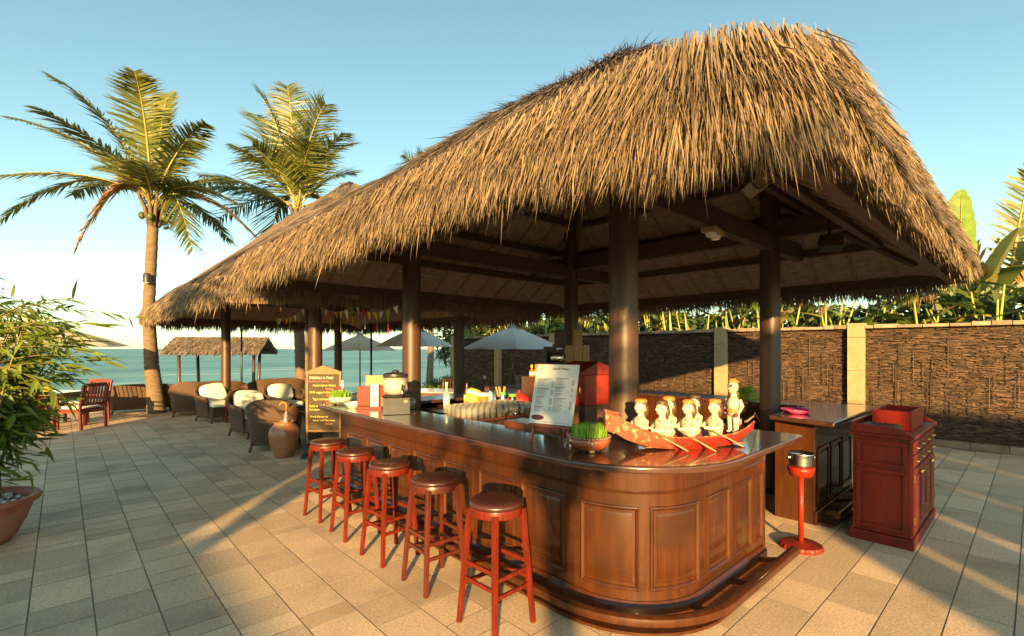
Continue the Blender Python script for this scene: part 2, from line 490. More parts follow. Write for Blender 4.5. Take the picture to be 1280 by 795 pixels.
    def build(s, name, mat, parent=None, smooth=False, bevel=0, seg=2, auto=False, kind=None, center=True, sub=0):
        c = Vector((0, 0, 0))
        if center and s.v:
            a = np.array(s.v)
            lo, hi = a.min(0), a.max(0)
            c = Vector(((lo[0] + hi[0]) / 2, (lo[1] + hi[1]) / 2, lo[2]))
            s.v = [tuple(x) for x in (a - np.array(c))]
        me = s.mesh(name, mat, smooth)
        o = bpy.data.objects.new(name, me)
        col.objects.link(o)
        if parent is not None:
            o.parent = parent
            off = Vector(parent.get('_o', (0, 0, 0)))
            o.location = c - off
            o['_o'] = tuple(c)
        else:
            o.location = c
            o['_o'] = tuple(c)
        if bevel:
            b = o.modifiers.new('bevel', 'BEVEL')
            b.width = bevel
            b.segments = seg
            b.limit_method = 'ANGLE'
            b.angle_limit = R(35)
        if sub:
            b = o.modifiers.new('sub', 'SUBSURF')
            b.levels = sub
            b.render_levels = sub
        if auto:
            try:
                me.set_sharp_from_angle(angle=R(40))
            except Exception:
                pass
        if kind:
            o['kind'] = kind
        return o

def tag(o, label, cat, group=None):
    o['label'] = label
    o['category'] = cat
    if group:
        o['group'] = group
    return o

def root(name, label, cat, loc=(0, 0, 0), rz=0.0, group=None, local=True):
    """local=True: parts are given in the thing's own frame; otherwise in world coordinates"""
    o = bpy.data.objects.new(name, None)
    o.empty_display_size = 0.1
    col.objects.link(o)
    o.location = loc
    o.rotation_euler = (0, 0, rz)
    o['_o'] = (0, 0, 0) if local else tuple(loc)
    return tag(o, label, cat, group)

def copy_tree(o, parent=None):
    c = o.copy()
    col.objects.link(c)
    if parent is not None:
        c.parent = parent
    for ch in list(o.children):
        copy_tree(ch, c)
    return c

def ribbons(name, mat, parent, P0, D, N, L, W, droop, parts=2, kind='stuff', twist=0.6):
    """many flat pointed strips in one mesh: start P0, direction D, surface normal N, length L, width W, droop in metres"""
    n = len(P0)
    D = D / np.linalg.norm(D, axis=1, keepdims=True)
    S = np.cross(D, N)
    S /= (np.linalg.norm(S, axis=1, keepdims=True) + 1e-9)
    a = nrg.normal(0, twist, n)[:, None]
    S = S * np.cos(a) + np.cross(D, S) * np.sin(a)
    L = L[:, None]
    W = W[:, None]
    g = np.array([0, 0, -1.0])
    mid = P0 + D * L * 0.55 + g * (droop[:, None] * 0.3)
    tip = P0 + D * L + g * droop[:, None]
    V = np.stack([P0 - S * W * .5, P0 + S * W * .5, mid - S * W * .45, mid + S * W * .45, tip], 1).reshape(-1, 3)
    me = bpy.data.meshes.new(name)
    me.vertices.add(n * 5)
    me.vertices.foreach_set('co', V.astype(np.float32).ravel())
    base = (np.arange(n) * 5)[:, None]
    q = np.concatenate([base + np.array([[0, 1, 3, 2]]), base + np.array([[2, 3, 4]])], 1)   # quad + tri
    me.loops.add(n * 7)
    me.loops.foreach_set('vertex_index', q.astype(np.int32).ravel())
    me.polygons.add(n * 2)
    st = np.stack([np.arange(n) * 7, np.arange(n) * 7 + 4], 1).ravel()
    me.polygons.foreach_set('loop_start', st.astype(np.int32))
    me.update(calc_edges=True)
    me.validate()
    me.materials.append(M[mat])
    o = bpy.data.objects.new(name, me)
    col.objects.link(o)
    if parent is not None:
        o.parent = parent
        o.location = -Vector(parent.get('_o', (0, 0, 0)))
    if kind:
        o['kind'] = kind
    return o

def text_mesh(txt, size, mat, name, parent, m4, align='LEFT'):
    cu = bpy.data.curves.new('t', 'FONT')
    cu.body = txt
    cu.size = size
    cu.align_x = align
    cu.resolution_u = 2
    cu.extrude = 0.0006
    to = bpy.data.objects.new('t', cu)
    me = bpy.data.meshes.new_from_object(to)
    bpy.data.objects.remove(to)
    bpy.data.curves.remove(cu)
    me.materials.clear()
    me.materials.append(M[mat])
    me.transform(m4)
    o = bpy.data.objects.new(name, me)
    col.objects.link(o)
    o.parent = parent
    o.location = -Vector(parent.get('_o', (0, 0, 0)))
    return o

# ================================================================== the setting
TX0, TX1, TY0, TY1 = -16.0, 12.2, -16.0, 17.2      # terrace extents
b = MB().box(TX0, TX1, TY0, TY1, -1.9, -0.0045)
terrace = b.build('terrace', 'joint', center=False)
terrace['kind'] = 'structure'

fwd = (math.cos(CAM_A), math.sin(CAM_A))
rgt = (math.sin(CAM_A), -math.cos(CAM_A))
def proj(x, y, z=0.0):
    d = x * fwd[0] + y * fwd[1]
    if d < 0.2:
        return None
    return 640 + 607.6 * (x * rgt[0] + y * rgt[1]) / d, 436 - 607.6 * (z - 1.65) / d, d

def slab_rows():
    res = []
    LEN = [0.15, 0.2, 0.3, 0.3, 0.4, 0.45]
    W = 0.305
    # rows along Y (left of, and under, the bar) and rows along X (in front of the short side of the bar)
    k0 = int((TX0 - 0.15) // W) + 1
    for k in range(k0, int((11.0 - 0.15) // W)):
        xa = 0.15 + W * k
        y = (1.23 if xa > 1.9 else -7.0) + rng.uniform(0, .3) * (xa <= 1.9)
        while y < TY1 - 0.62:
            l = rng.choice(LEN)
            if xa > -6.5:
                res.append((xa + W / 2, y + l / 2, l, 0))
            y += l
    k = 0
    WY = 0.285
    for k in range(-24, 4):
        ya = 0.09 + WY * k
        x = 1.98 + rng.uniform(0, .2)
        if ya + WY > 1.23:
            break
        while x < 10.6:
            l = rng.choice([0.4, 0.6, 0.6, 0.8])
            res.append((x + l / 2, ya + WY / 2, l, 1))
            x += l
    return res

def slab_vs(l, wd, j=0.0036, t=0.004, ch=0.0009):
    a, b2 = l / 2 - j, wd / 2 - j
    vs = []
    for (aa, bb, z) in ((a, b2, -t), (a, b2, -ch), (a - ch, b2 - ch, 0)):
        vs += [(-aa, -bb, z), (aa, -bb, z), (aa, bb, z), (-aa, bb, z)]
    fs = [(8, 9, 10, 11)]
    for q in (0, 4):
        fs += [(q + i, q + (i + 1) % 4, q + 4 + (i + 1) % 4, q + 4 + i) for i in range(4)]
    return vs, fs

slabs = slab_rows()
def vis(s):
    p = proj(s[0], s[1])
    if not p or not (-40 < p[0] < 1320 and p[1] < 830):
        return 0
    x, y = s[0], s[1]
    if 2.4 < x < 6.6 and 1.45 < y < 5.7:
        return 0
    return s[2] / p[2] ** 3
order = sorted(range(len(slabs)), key=lambda i: -vis(slabs[i]))
near = set(order[:300])
smesh = {}
rest = MB()
for i, (x, y, l, o_) in enumerate(slabs):
    wd = 0.305 if o_ == 0 else 0.285
    dz = rng.uniform(-0.0006, 0.0006)
    if i in near:
        key = (l, o_)
        if key not in smesh:
            vs, fs = slab_vs(l, wd)
            smesh[key] = MB().add(vs, fs).mesh('paving_slab', 'slab')
            smesh[key].materials.append(M['joint'])
            for pi, pl in enumerate(smesh[key].polygons):
                pl.material_index = 0 if pi == 0 else 1
        ob = bpy.data.objects.new('paving_slab', smesh[key])
        col.objects.link(ob)
        ob.parent = terrace
        ob.location = (x, y, dz)
        ob.rotation_euler = (rng.uniform(-.0012, .0012), rng.uniform(-.0012, .0012), (R(90) if o_ == 0 else 0) + rng.uniform(-.003, .003) + (PI if rng.random() < .5 else 0))
    else:
        vs, fs = slab_vs(l, wd)
        if o_ == 0:
            vs = [(-q[1], q[0], q[2]) for q in vs]
        rest.add([(q[0] + x, q[1] + y, q[2] + dz) for q in vs], fs)
rs = rest.build('paving_slabs', 'slab', terrace, kind='stuff', center=False)
rs.data.materials.append(M['joint'])
rs.data.polygons.foreach_set('material_index', [0 if i % 9 == 0 else 1 for i in range(len(rs.data.polygons))])

# kerb along the sea edge
kb = MB()
kb.box(TX0 + .01, 11.0, TY1 - 0.5, TY1 + 0.02, -0.3, 0.004)
kb.build('edge_kerb', 'coping', terrace, center=False)

bch = MB()
n = 40
for i in range(n + 1):
    for j in range(9):
        x = -400 + 800 * i / n
        y = 14 + 30 * j / 8
        z = -1.85 - 0.03 * (y - 14) + 0.08 * math.sin(x * .9 + j)
        bch.v.append((x, y, z))
for i in range(n):
    for j in range(8):
        a = i * 9 + j
        bch.f.append((a, a + 9, a + 10, a + 1))
beach = bch.build('beach', 'sand', smooth=True, center=False)
beach['kind'] = 'structure'
gr = MB().add([(-400, -400, -1.95), (400, -400, -1.95), (400, 16, -1.95), (-400, 16, -1.95)], [(0, 1, 2, 3)])
g = gr.build('ground', 'sand', center=False)
g['kind'] = 'structure'
se = MB().add([(-16000, 24, -2.1), (16000, 24, -2.1), (16000, 18000, -2.1), (-16000, 18000, -2.1)], [(0, 1, 2, 3)])
sea = se.build('sea', 'sea', center=False)
sea['kind'] = 'structure'
# low headland on the horizon
hl = MB()
rings = []
hx, hy = 2600.0, 5900.0
for i in range(30):
    t = i / 29
    px = hx + (-700 + 2400 * t) * rgt[0]
    py = hy + (-700 + 2400 * t) * rgt[1]
    h = 18 + 62 * math.sin(PI * min(1, t * 1.1)) ** 1.2 * (0.75 + 0.25 * math.sin(t * 17))
    rings.append([(px, py, -2), (px + 20 * fwd[0], py + 20 * fwd[1], h), (px + 600 * fwd[0], py + 600 * fwd[1], h * .8), (px + 800 * fwd[0], py + 800 * fwd[1], -2)])
hl.sweep(rings)
h = hl.build('headland', 'hill', smooth=True, center=False)
h['kind'] = 'structure'
h['label'] = 'low hazy headland on the sea horizon'

# ================================================================== thatched pavilions
def rrect(x0, x1, y0, y1, r, per=10, step=0.35):
    """points and outward normals round a rounded rectangle"""
    P, Nn = [], []
    cs = [(x0 + r, y0 + r, PI), (x1 - r, y0 + r, 1.5 * PI), (x1 - r, y1 - r, 0), (x0 + r, y1 - r, .5 * PI)]
    for i, (cx, cy, a0) in enumerate(cs):
        for k in range(per + 1):
            a = a0 + .5 * PI * k / per
            P.append((cx + r * math.cos(a), cy + r * math.sin(a)))
            Nn.append((math.cos(a), math.sin(a)))
        nx = cs[(i + 1) % 4]
        a = a0 + .5 * PI
        p, q = P[-1], (nx[0] + r * math.cos(a), nx[1] + r * math.sin(a))
        m = max(2, int(math.dist(p, q) / step))
        for k in range(1, m):
            P.append((p[0] + (q[0] - p[0]) * k / m, p[1] + (q[1] - p[1]) * k / m))
            Nn.append((math.cos(a), math.sin(a)))
    return np.array(P), np.array(Nn)

class Roof:
    def __init__(s, x0, x1, y0, y1, zl, zr, ridge, r=0.55, bulge=0.2, seed=1):
        s.P, s.N = rrect(x0, x1, y0, y1, r)
        s.seg = np.linalg.norm(np.roll(s.P, -1, 0) - s.P, axis=1)
        s.cum = np.concatenate([[0], np.cumsum(s.seg)])
        s.len = s.cum[-1]
        s.zl, s.zr, s.ridge, s.bulge = zl, zr, ridge, bulge
        s.seed = seed
    def eave(s, u):
        u = np.mod(u, s.len)
        i = np.clip(np.searchsorted(s.cum, u, side='right') - 1, 0, len(s.P) - 1)
        f = ((u - s.cum[i]) / s.seg[i])[:, None]
        j = (i + 1) % len(s.P)
        p = s.P[i] * (1 - f) + s.P[j] * f
        nn = s.N[i] * (1 - f) + s.N[j] * f
        return p, nn / np.linalg.norm(nn, axis=1, keepdims=True)
    def surf(s, u, t, dz=0.0, inset=0.0):
        p, nn = s.eave(u)
        p = p - nn * inset
        (ax, ay), (bx, by) = s.ridge
        rx = np.full(len(p), ax)
        ry = np.clip(p[:, 1], min(ay, by), max(ay, by))
        q = np.stack([rx, ry], 1)
        xy = p + (q - p) * t[:, None]
        lump = 0.035 * np.sin(xy[:, 0] * 3.1 + s.seed) * np.sin(xy[:, 1] * 2.7 + 2 * s.seed) + 0.02 * np.sin(xy[:, 0] * 7 + xy[:, 1] * 5)
        z = s.zl + (s.zr - s.zl) * (t - 0.10 * np.sin(PI * t) * 0.5) + s.bulge * (1 - .45 * np.clip(-nn[:, 1], 0, 1)) * (1 - np.exp(-t / 0.07)) * (1 - 0.6 * t) - 0.22 * t ** 9 + lump * (1 - t) + dz
        return np.concatenate([xy, z[:, None]], 1)

def roof_parts(rt, rf, under_drop, near_box, n_body, n_fringe, far_scale, straw_w=0.011):
    nu = len(rf.P)
    us = rf.cum[:-1]
    ts = [0, .02, .05, .1, .18, .3, .45, .6, .75, .9, 1.0]
    tb = MB()
    rings = []
    low = rf.surf(us, np.zeros(nu), -0.20, 0.05)
    rings.append(low)
    for t in ts:
        rings.append(rf.surf(us, np.full(nu, t), -0.04))
    tb.sweep([[tuple(p) for p in r_] for r_ in rings], True, False)
    tb.build('thatch', 'thatch', rt, smooth=True)
    un = MB()
    rings = [low + np.array([0, 0, -0.001])]
    for t in (0.08, .25, .5, .75, 1.0):
        q = rf.surf(us, np.full(nu, t), 0, 0.05)
        p0, p1 = rf.zl - .20, rf.zr - under_drop
        q[:, 2] = p0 + (p1 - p0) * t
        rings.append(q)
    un.sweep([[tuple(p) for p in r_] for r_ in rings], True, False)
    un.build('thatch_underside', 'under', rt, smooth=True)
    # straw lying on the slopes, in courses
    def weight(u, tmin=0):
        p, nn = rf.eave(u)
        facing = (p[:, 0] * 0 + (-(nn[:, 0] * fwd[0] + nn[:, 1] * fwd[1])))   # faces the camera side
        d = p[:, 0] * fwd[0] + p[:, 1] * fwd[1]
        return np.clip(0.35 + facing, 0.12, 1.2) / np.clip(d, 1.2, 12) ** 0.7
    cand = nrg.uniform(0, rf.len, n_body * 5)
    wt = weight(cand)
    u = nrg.choice(cand, n_body, p=wt / wt.sum())
    t = 1 - np.sqrt(nrg.uniform(0, 1, n_body)) * 1.0
    t = np.clip(t * 1.0, 0, 0.985)
    t = np.clip(np.round(t * 26) / 26 + nrg.normal(0, 0.012, n_body), 0.0, 0.99)
    A = rf.surf(u, t)
    B = rf.surf(u, np.clip(t - 0.03, -0.05, 1))
    C = rf.surf(u + 0.03, t)
    D = B - A
    bad = np.linalg.norm(D, axis=1) < 1e-6
    D[bad] = (0, 0, -1)
    Nn = np.cross(C - A, A - B)
    Nn[Nn[:, 2] < 0] *= -1
    Nn /= (np.linalg.norm(Nn, axis=1, keepdims=True) + 1e-9)
    p, en = rf.eave(u)
    d = A[:, 0] * fwd[0] + A[:, 1] * fwd[1]
    D = D / np.linalg.norm(D, axis=1, keepdims=True)
    nz_ = nrg.normal(0, 0.11, D.shape)
    nz_ = nz_ - Nn * np.sum(nz_ * Nn, 1)[:, None]
    D = D + nz_ + Nn * (np.abs(nrg.normal(0.02, 0.05, n_body)) * np.clip(1 - t * 2.5, .12, 1))[:, None]
    wsc = np.clip(d / 4, 0.8, far_scale)
    L = np.minimum(nrg.uniform(0.22, 0.65, n_body), 0.09 + t * 3.3 + nrg.uniform(0, .09, n_body))
    W = nrg.uniform(0.6, 1.35, n_body) * straw_w * wsc
    ribbons('straw', 'straw', rt, A - Nn * 0.035, D, Nn, L, W, L * nrg.uniform(0.02, 0.22, n_body))
    # fringe hanging from the eave
    cand = nrg.uniform(0, rf.len, n_fringe * 5)
    wt = weight(cand) + 0.16
    u = nrg.choice(cand, n_fringe, p=wt / wt.sum())
    # clumps
    clump = 0.5 + 0.5 * np.sin(u * 9.0 + 1.3 * np.sin(u * 3.1)) * np.sin(u * 4.3 + 1)
    p, en = rf.eave(u)
    ins = nrg.uniform(-0.01, 0.16, n_fringe)
    z = rf.zl + nrg.uniform(-0.13, 0.12, n_fringe)
    hi = z > rf.zl
    ins = np.where(hi, np.abs(ins) * .9, ins)
    A = np.concatenate([p - en * ins[:, None], z[:, None]], 1)
    out = nrg.normal(0.22, 0.14, n_fringe) * np.where(hi, 1.7, 1.0)
    D = np.concatenate([en * out[:, None], np.full((n_fringe, 1), -1.0)], 1)
    D[:, 0] += -en[:, 1] * nrg.normal(0, 0.13, n_fringe)
    D[:, 1] += en[:, 0] * nrg.normal(0, 0.13, n_fringe)
    front = np.clip(-en[:, 1] * 1.6 - .5, 0, 1) * np.clip(p[:, 0] - 1.7, 0, 1)
    L = (nrg.uniform(0.06, 0.17, n_fringe) + 0.08 * clump) * (1 - .45 * front)
    far = np.clip((en[:, 0] * fwd[0] + en[:, 1] * fwd[1]) * 1.5 - .3, 0, 1)
    L = L + far * nrg.uniform(.10, .22, n_fringe)
    L = L + .10 * np.clip(1.9 - p[:, 1], 0, 1) * np.clip(-en[:, 0] * 1.5, 0, 1) * (p[:, 0] < 2.2)
    longer = nrg.uniform(0, 1, n_fringe) > 0.95
    L = np.where(longer, L + nrg.uniform(0.03, 0.18, n_fringe) ** 1.0 * nrg.uniform(.2, 1, n_fringe), L)
    Nn = np.concatenate([en, np.zeros((n_fringe, 1))], 1)
    d = A[:, 0] * fwd[0] + A[:, 1] * fwd[1]
    W = nrg.uniform(0.6, 1.4, n_fringe) * straw_w * np.clip(d / 4, 0.8, far_scale)
    ribbons('fringe', 'straw_new', rt, A, D, Nn, L, W, np.zeros(n_fringe), twist=0.9)

def frame_parts(rt, rf, xs, ys, zbeam, apexes, eave, zu0, zu1):
    """columns, ring beams, hip rafters, purlins, rafters (world coordinates)"""
    (ex0, ex1, ey0, ey1) = eave
    cx = (ex0 + ex1) / 2
    for x in xs:
        for y in ys:
            c = MB()
            c.tube([(x, y, 0.001), (x, y, .04), (x, y, .05), (x, y, zbeam + .5)], [.125, .125, .112, .108], 20)
            c.build('column', 'post', rt, smooth=True, auto=True)
    for x in xs:
        m = MB().box(x - .06, x + .06, ys[0] - 1.0, ys[-1] + 1.0, zbeam - .1, zbeam + .12)
        m.build('ring_beam', 'beam', rt, bevel=.008)
    for y in (ys[0], ys[-1]):
        m = MB().box(xs[0] - 1.0, xs[-1] + 1.0, y - .055, y + .055, zbeam - .22, zbeam - .02)
        m.build('ring_beam', 'beam', rt, bevel=.008)
    def zu(x, y):
        tx = min(x - ex0, ex1 - x) / (cx - ex0)
        ty = min(y - ey0, ey1 - y) / (cx - ex0)
        t = max(0, min(tx, ty, 1))
        return zu0 + (zu1 - zu0) * t
    ay0, ay1 = apexes
    for (x, y, ay) in ((ex0 + .5, ey0 + .5, ay0), (ex1 - .5, ey0 + .5, ay0), (ex0 + .5, ey1 - .5, ay1), (ex1 - .5, ey1 - .5, ay1)):
        m = MB().bar((x, y, zu(x, y) - .05), (cx, ay, zu1 - .16), .09, .16)
        m.build('hip_rafter', 'beam', rt, bevel=.006)
    if ay1 - ay0 > .5:
        MB().bar((cx, ay0, zu1 - .14), (cx, ay1, zu1 - .14), .1, .18).build('ridge_beam', 'beam', rt, bevel=.006)
    half = cx - ex0
    for k, t in enumerate((0.07, .25, .42, .58, .75, .9)):
        o_ = half * t
        z = zu0 + (zu1 - zu0) * t - .065
        xa, xb = ex0 + o_, ex1 - o_
        ya, yb = ay0 - (ay0 - ey0) * (1 - t), ay1 + (ey1 - ay1) * (1 - t)
        hh = .13 if k == 0 else .085
        for p, q in (((xa, ya), (xa, yb)), ((xb, ya), (xb, yb)), ((xa, ya), (xb, ya)), ((xa, yb), (xb, yb))):
            MB().bar((*p, z), (*q, z), .07, hh).build('purlin', 'beam', rt, bevel=.004)
    # rafters: slim poles between purlins and thatch
    step = 0.42
    y = ey0 + .3
    while y < ey1 - .2:
        for s in (-1, 1):
            ex = ex0 if s < 0 else ex1
            ay = min(max(y, ay0), ay1)
            tmax = 1.0 if ay0 <= y <= ay1 else min(1.0, ((y - ey0) / (ay0 - ey0) if y < ay0 else (ey1 - y) / (ey1 - ay1)))
            t0, t1 = 0.05, max(0.12, tmax * .97)
            pts = [(ex + (cx - ex) * t, y, zu0 + (zu1 - zu0) * t - .012) for t in (t0, t1)]
            MB().tube(pts, .018, 6).build('rafter', 'pole', rt)
        y += step
    x = ex0 + .3
    while x < ex1 - .2:
        tmax = min(1.0, min(x - ex0, ex1 - x) / half)
        for (ey, ay) in ((ey0, ay0), (ey1, ay1)):
            t1 = max(.12, tmax * .97)
            pts = [(x, ey + (ay - ey) * t, zu0 + (zu1 - zu0) * t - .012) for t in (.05, t1)]
            MB().tube(pts, .018, 6).build('rafter', 'pole', rt)
        x += step

CX = (3.08, 6.02)
E1 = (1.50, 7.80, 0.45, 6.75)
p1 = root('thatched_pavilion', 'square thatched bar pavilion with shaggy straw roof on dark round columns', 'pavilion', (4.55, 3.6, 0), local=False)
rf1 = Roof(*E1, 2.60, 4.92, ((4.6, 3.6), (4.6, 3.6)), r=0.52, bulge=0.25, seed=1)
roof_parts(p1, rf1, 0.32, None, 210000, 72000, 1.7, 0.0064)
frame_parts(p1, rf1, CX, (2.1, 5.1), 3.0, (3.6, 3.6), E1, 2.38, 4.56)

E2 = (1.45, 7.65, 7.0, 15.8)
p2 = root('thatched_pavilion', 'longer thatched pavilion over the wicker lounge chairs by the sea', 'pavilion', (4.55, 11.1, 0), local=False)
rf2 = Roof(*E2, 2.50, 5.38, ((4.55, 9.9), (4.55, 12.7)), r=0.6, bulge=0.2, seed=2)
roof_parts(p2, rf2, 0.34, None, 80000, 36000, 2.4, 0.0065)
frame_parts(p2, rf2, CX, (8.12, 14.1), 3.0, (9.9, 12.7), E2, 2.28, 5.08)

# ================================================================== bar
BX, BY, BR = 2.42, 1.45, 0.53           # body face lines and corner radius
AC = (BX + BR, BY + BR)
L1 = 5.55 - AC[1]
LA = BR * PI / 2
L2 = 4.0 - AC[0]
def bp(s, off, z):
    """point on the bar front at arc length s from the far end, pushed out by off"""
    if s <= L1:
        return (BX - off, 5.55 - s, z)
    if s <= L1 + LA:
        a = PI + (s - L1) / BR
        r = BR + off
        return (AC[0] + r * math.cos(a), AC[1] + r * math.sin(a), z)
    return (AC[0] + (s - L1 - LA), BY - off, z)
def stations(s0, s1):
    st = {s0, s1}
    for k in range(0, 13):
        q = L1 + LA * k / 12
        if s0 < q < s1:
            st.add(q)
    return sorted(st)
def bsweep(mb, s0, s1, prof):
    mb.sweep([[bp(s, o_, z) for o_, z in prof] for s in stations(s0, s1)])
    return mb
LT = L1 + LA + L2

bar = root('bar_counter', 'long brown lacquered panelled bar counter with rounded corner and dark glossy top', 'bar counter', (2.9, 2.2, 0), local=False)
bsweep(MB(), 0, LT, [(-.05, .0), (0, .0), (0, .955), (-.05, .955)]).build('front', 'bar', bar, smooth=True, auto=True)
bsweep(MB(), 0.01, LT - .005, [(-.04, .001), (.035, .001), (.035, .10), (.022, .115), (.010, .13), (-.04, .13)]).build('plinth', 'bar', bar, smooth=True, auto=True)
bsweep(MB(), 0.01, LT - .005, [(-.04, .775), (.008, .775), (.014, .783), (.008, .791), (-.04, .791)]).build('frieze_moulding', 'bar', bar, smooth=True, auto=True)
bsweep(MB(), 0.01, LT - .005, [(-.04, .90), (.01, .90), (.05, .935), (.05, .954), (-.04, .954)]).build('cornice', 'bar', bar, smooth=True, auto=True)
# panels
def panel(s0, s1, z0=.19, z1=.70):
    m = MB()
    t = .026
    pr = [(-.01, 0), (.014, .003), (.017, .011), (.008, .024), (.004, t), (-.01, t)]
    for (za, sg) in ((z1, -1), (z0, 1)):
        bsweep(m, s0, s1, [(o_, za + sg * zz) for o_, zz in pr])
    for (sa, sg) in ((s0, 1), (s1, -1)):
        m.sweep([[bp(sa + sg * zz, o_ + .0006, z) for o_, zz in pr] for z in (z0 + .001, z1 - .001)])
    g_ = .045
    bsweep(m, s0 + g_, s1 - g_, [(-.01, z0 + g_), (.001, z0 + g_), (.007, z0 + g_ + .018), (.007, z1 - g_ - .018), (.001, z1 - g_), (-.01, z1 - g_)])
    return m.build('panel', 'bar', bar, smooth=True, auto=True)
s = 0.12
edges = []
wdl = (L1 - .12 - .08) / 7
for k in range(7):
    panel(.12 + wdl * k + .035, .12 + wdl * (k + 1) - .035)
panel(L1 + .015, L1 + LA / 2 - .03)
panel(L1 + LA / 2 + .03, L1 + LA - .015)
a0 = L1 + LA
for (x0, x1) in ((.09, .43), (.51, .80), (.87, 1.02)):
    panel(a0 + x0, a0 + x1)
# end posts with brass hinges
m = MB().box(4.0, 4.045, BY - .004, BY + .22, .0, .955)
ep = m.build('end_panel', 'bar', bar, bevel=.003)
for z in (.18, .75):
    MB().box(4.0455, 4.052, BY + .02, BY + .085, z, z + .10).build('hinge', 'brass', ep, bevel=.002)
# foot rail
fr = MB()
rr = []
for s_ in stations(.02, LT + .08):
    cx_, cy_, cz_ = bp(s_, .205, .125)
    e = .001
    a_ = Vector(bp(min(s_, LT), .3, 0)) - Vector(bp(min(s_, LT), .2, 0))
    a_.normalize()
    rr.append([(cx_ + a_.x * dx, cy_ + a_.y * dx, cz_ + dz) for dx, dz in ((-.03, -.022), (.03, -.022), (.036, 0), (.03, .02), (.012, .028), (-.012, .028), (-.03, .02))])
fr.sweep(rr)
rail = fr.build('foot_rail', 'bar', bar, smooth=True, auto=True)
for k in range(11):
    s_ = .25 + (LT - .4) * k / 10
    m = MB()
    m.bar(bp(s_, .03, .06), bp(s_, .20, .115), .03, .035)
    m.build('bracket', 'bar', rail, bevel=.003)
bsweep(MB(), 0.02, LT, [(-.03, .012), (.165, .012), (.165, .03), (-.03, .03)]).build('foot_board', 'bar', bar, smooth=True, auto=True)
# countertop: one slab with rounded corner
OUT = .255
poly = []
for k in range(9):
    a = PI / 2 + (PI / 2) * k / 8
    poly.append((BX - OUT + .14 + .14 * math.cos(a) + 0, 5.62 + .14 * math.sin(a)))
for s_ in stations(0.0, LT)[1:]:
    x, y, _ = bp(s_, OUT, 0)
    poly.append((x, y))
poly += [(4.10, BY - OUT), (4.115, BY - OUT + .02), (4.115, 1.78), (3.35, 1.78), (2.76, 2.36), (2.76, 5.2), (6.15, 5.2), (6.15, 5.76)]
MB().prism(poly, .957, 1.0).build('countertop', 'top', bar, bevel=.014, seg=4, smooth=True, auto=True)
# inner shell: back of the front wall, lower work shelf, far leg of the bar
MB().box(2.47, 2.50, 2.3, 5.50, .0, .955).build('inner_wall', 'beam', bar)
MB().box(2.55, 6.1, 5.45, 5.5, .0, .955).build('far_wall', 'bar', bar)
MB().box(3.3, 4.0, 1.68, 1.71, .0, .955).build('inner_wall', 'beam', bar)
m = MB().box(2.765, 3.02, 2.75, 5.19, .80, .84)
m.build('work_shelf', 'orangew', bar, bevel=.004)
m = MB().box(2.97, 3.0, 2.75, 5.18, .0, .799)
m.build('work_shelf_wall', 'beam', bar)

# second section beyond the flap opening, with the long back counter
bar2 = root('bar_counter', 'far bar section beyond the service opening behind the red sideboard', 'bar counter', (6.0, 1.6, 0), local=False)
poly = [(4.93, 1.20), (6.72, 1.20), (6.72, 5.19), (6.17, 5.19), (6.17, 1.78), (5.06, 1.78)]
MB().prism(poly, .962, 1.005).build('countertop', 'top', bar2, bevel=.014, seg=4, smooth=True, auto=True)
MB().box(5.22, 6.55, 1.42, 1.47, 0, .960).build('front', 'bar', bar2)
MB().box(5.17, 5.215, 1.415, 1.76, 0, .960).build('end_panel', 'bar', bar2, bevel=.003)
MB().box(6.5, 6.549, 1.48, 5.19, 0, .959).build('back_wall', 'bar', bar2)
MB().box(6.2, 6.24, 1.80, 5.19, 0, .959).build('inner_wall', 'bar', bar2)
MB().box(5.16, 6.56, 1.395, 1.414, .001, .12).build('plinth', 'bar', bar2, bevel=.004)
for k in range(3):
    x0 = 5.26 + .42 * k
    m = MB()
    for (xa, xb, za, zb) in ((x0, x0 + .36, .68, .705), (x0, x0 + .36, .19, .215), (x0, x0 + .025, .215, .68), (x0 + .335, x0 + .36, .215, .68)):
        m.box(xa, xb, 1.404, 1.419, za, zb)
    m.box(x0 + .055, x0 + .305, 1.411, 1.419, .245, .65)
    m.build('panel', 'bar', bar2, bevel=.004)
MB().tube([(5.2, 1.24, .12), (6.5, 1.24, .12)], .028, 10).build('foot_rail', 'bar', bar2, smooth=True, auto=True)
for x in (5.35, 5.9, 6.4):
    MB().bar((x, 1.40, .08), (x, 1.25, .115), .03, .035).build('bracket', 'bar', bar2)
MB().box(5.19, 6.52, 1.26, 1.392, .012, .03).build('foot_board', 'bar', bar2)

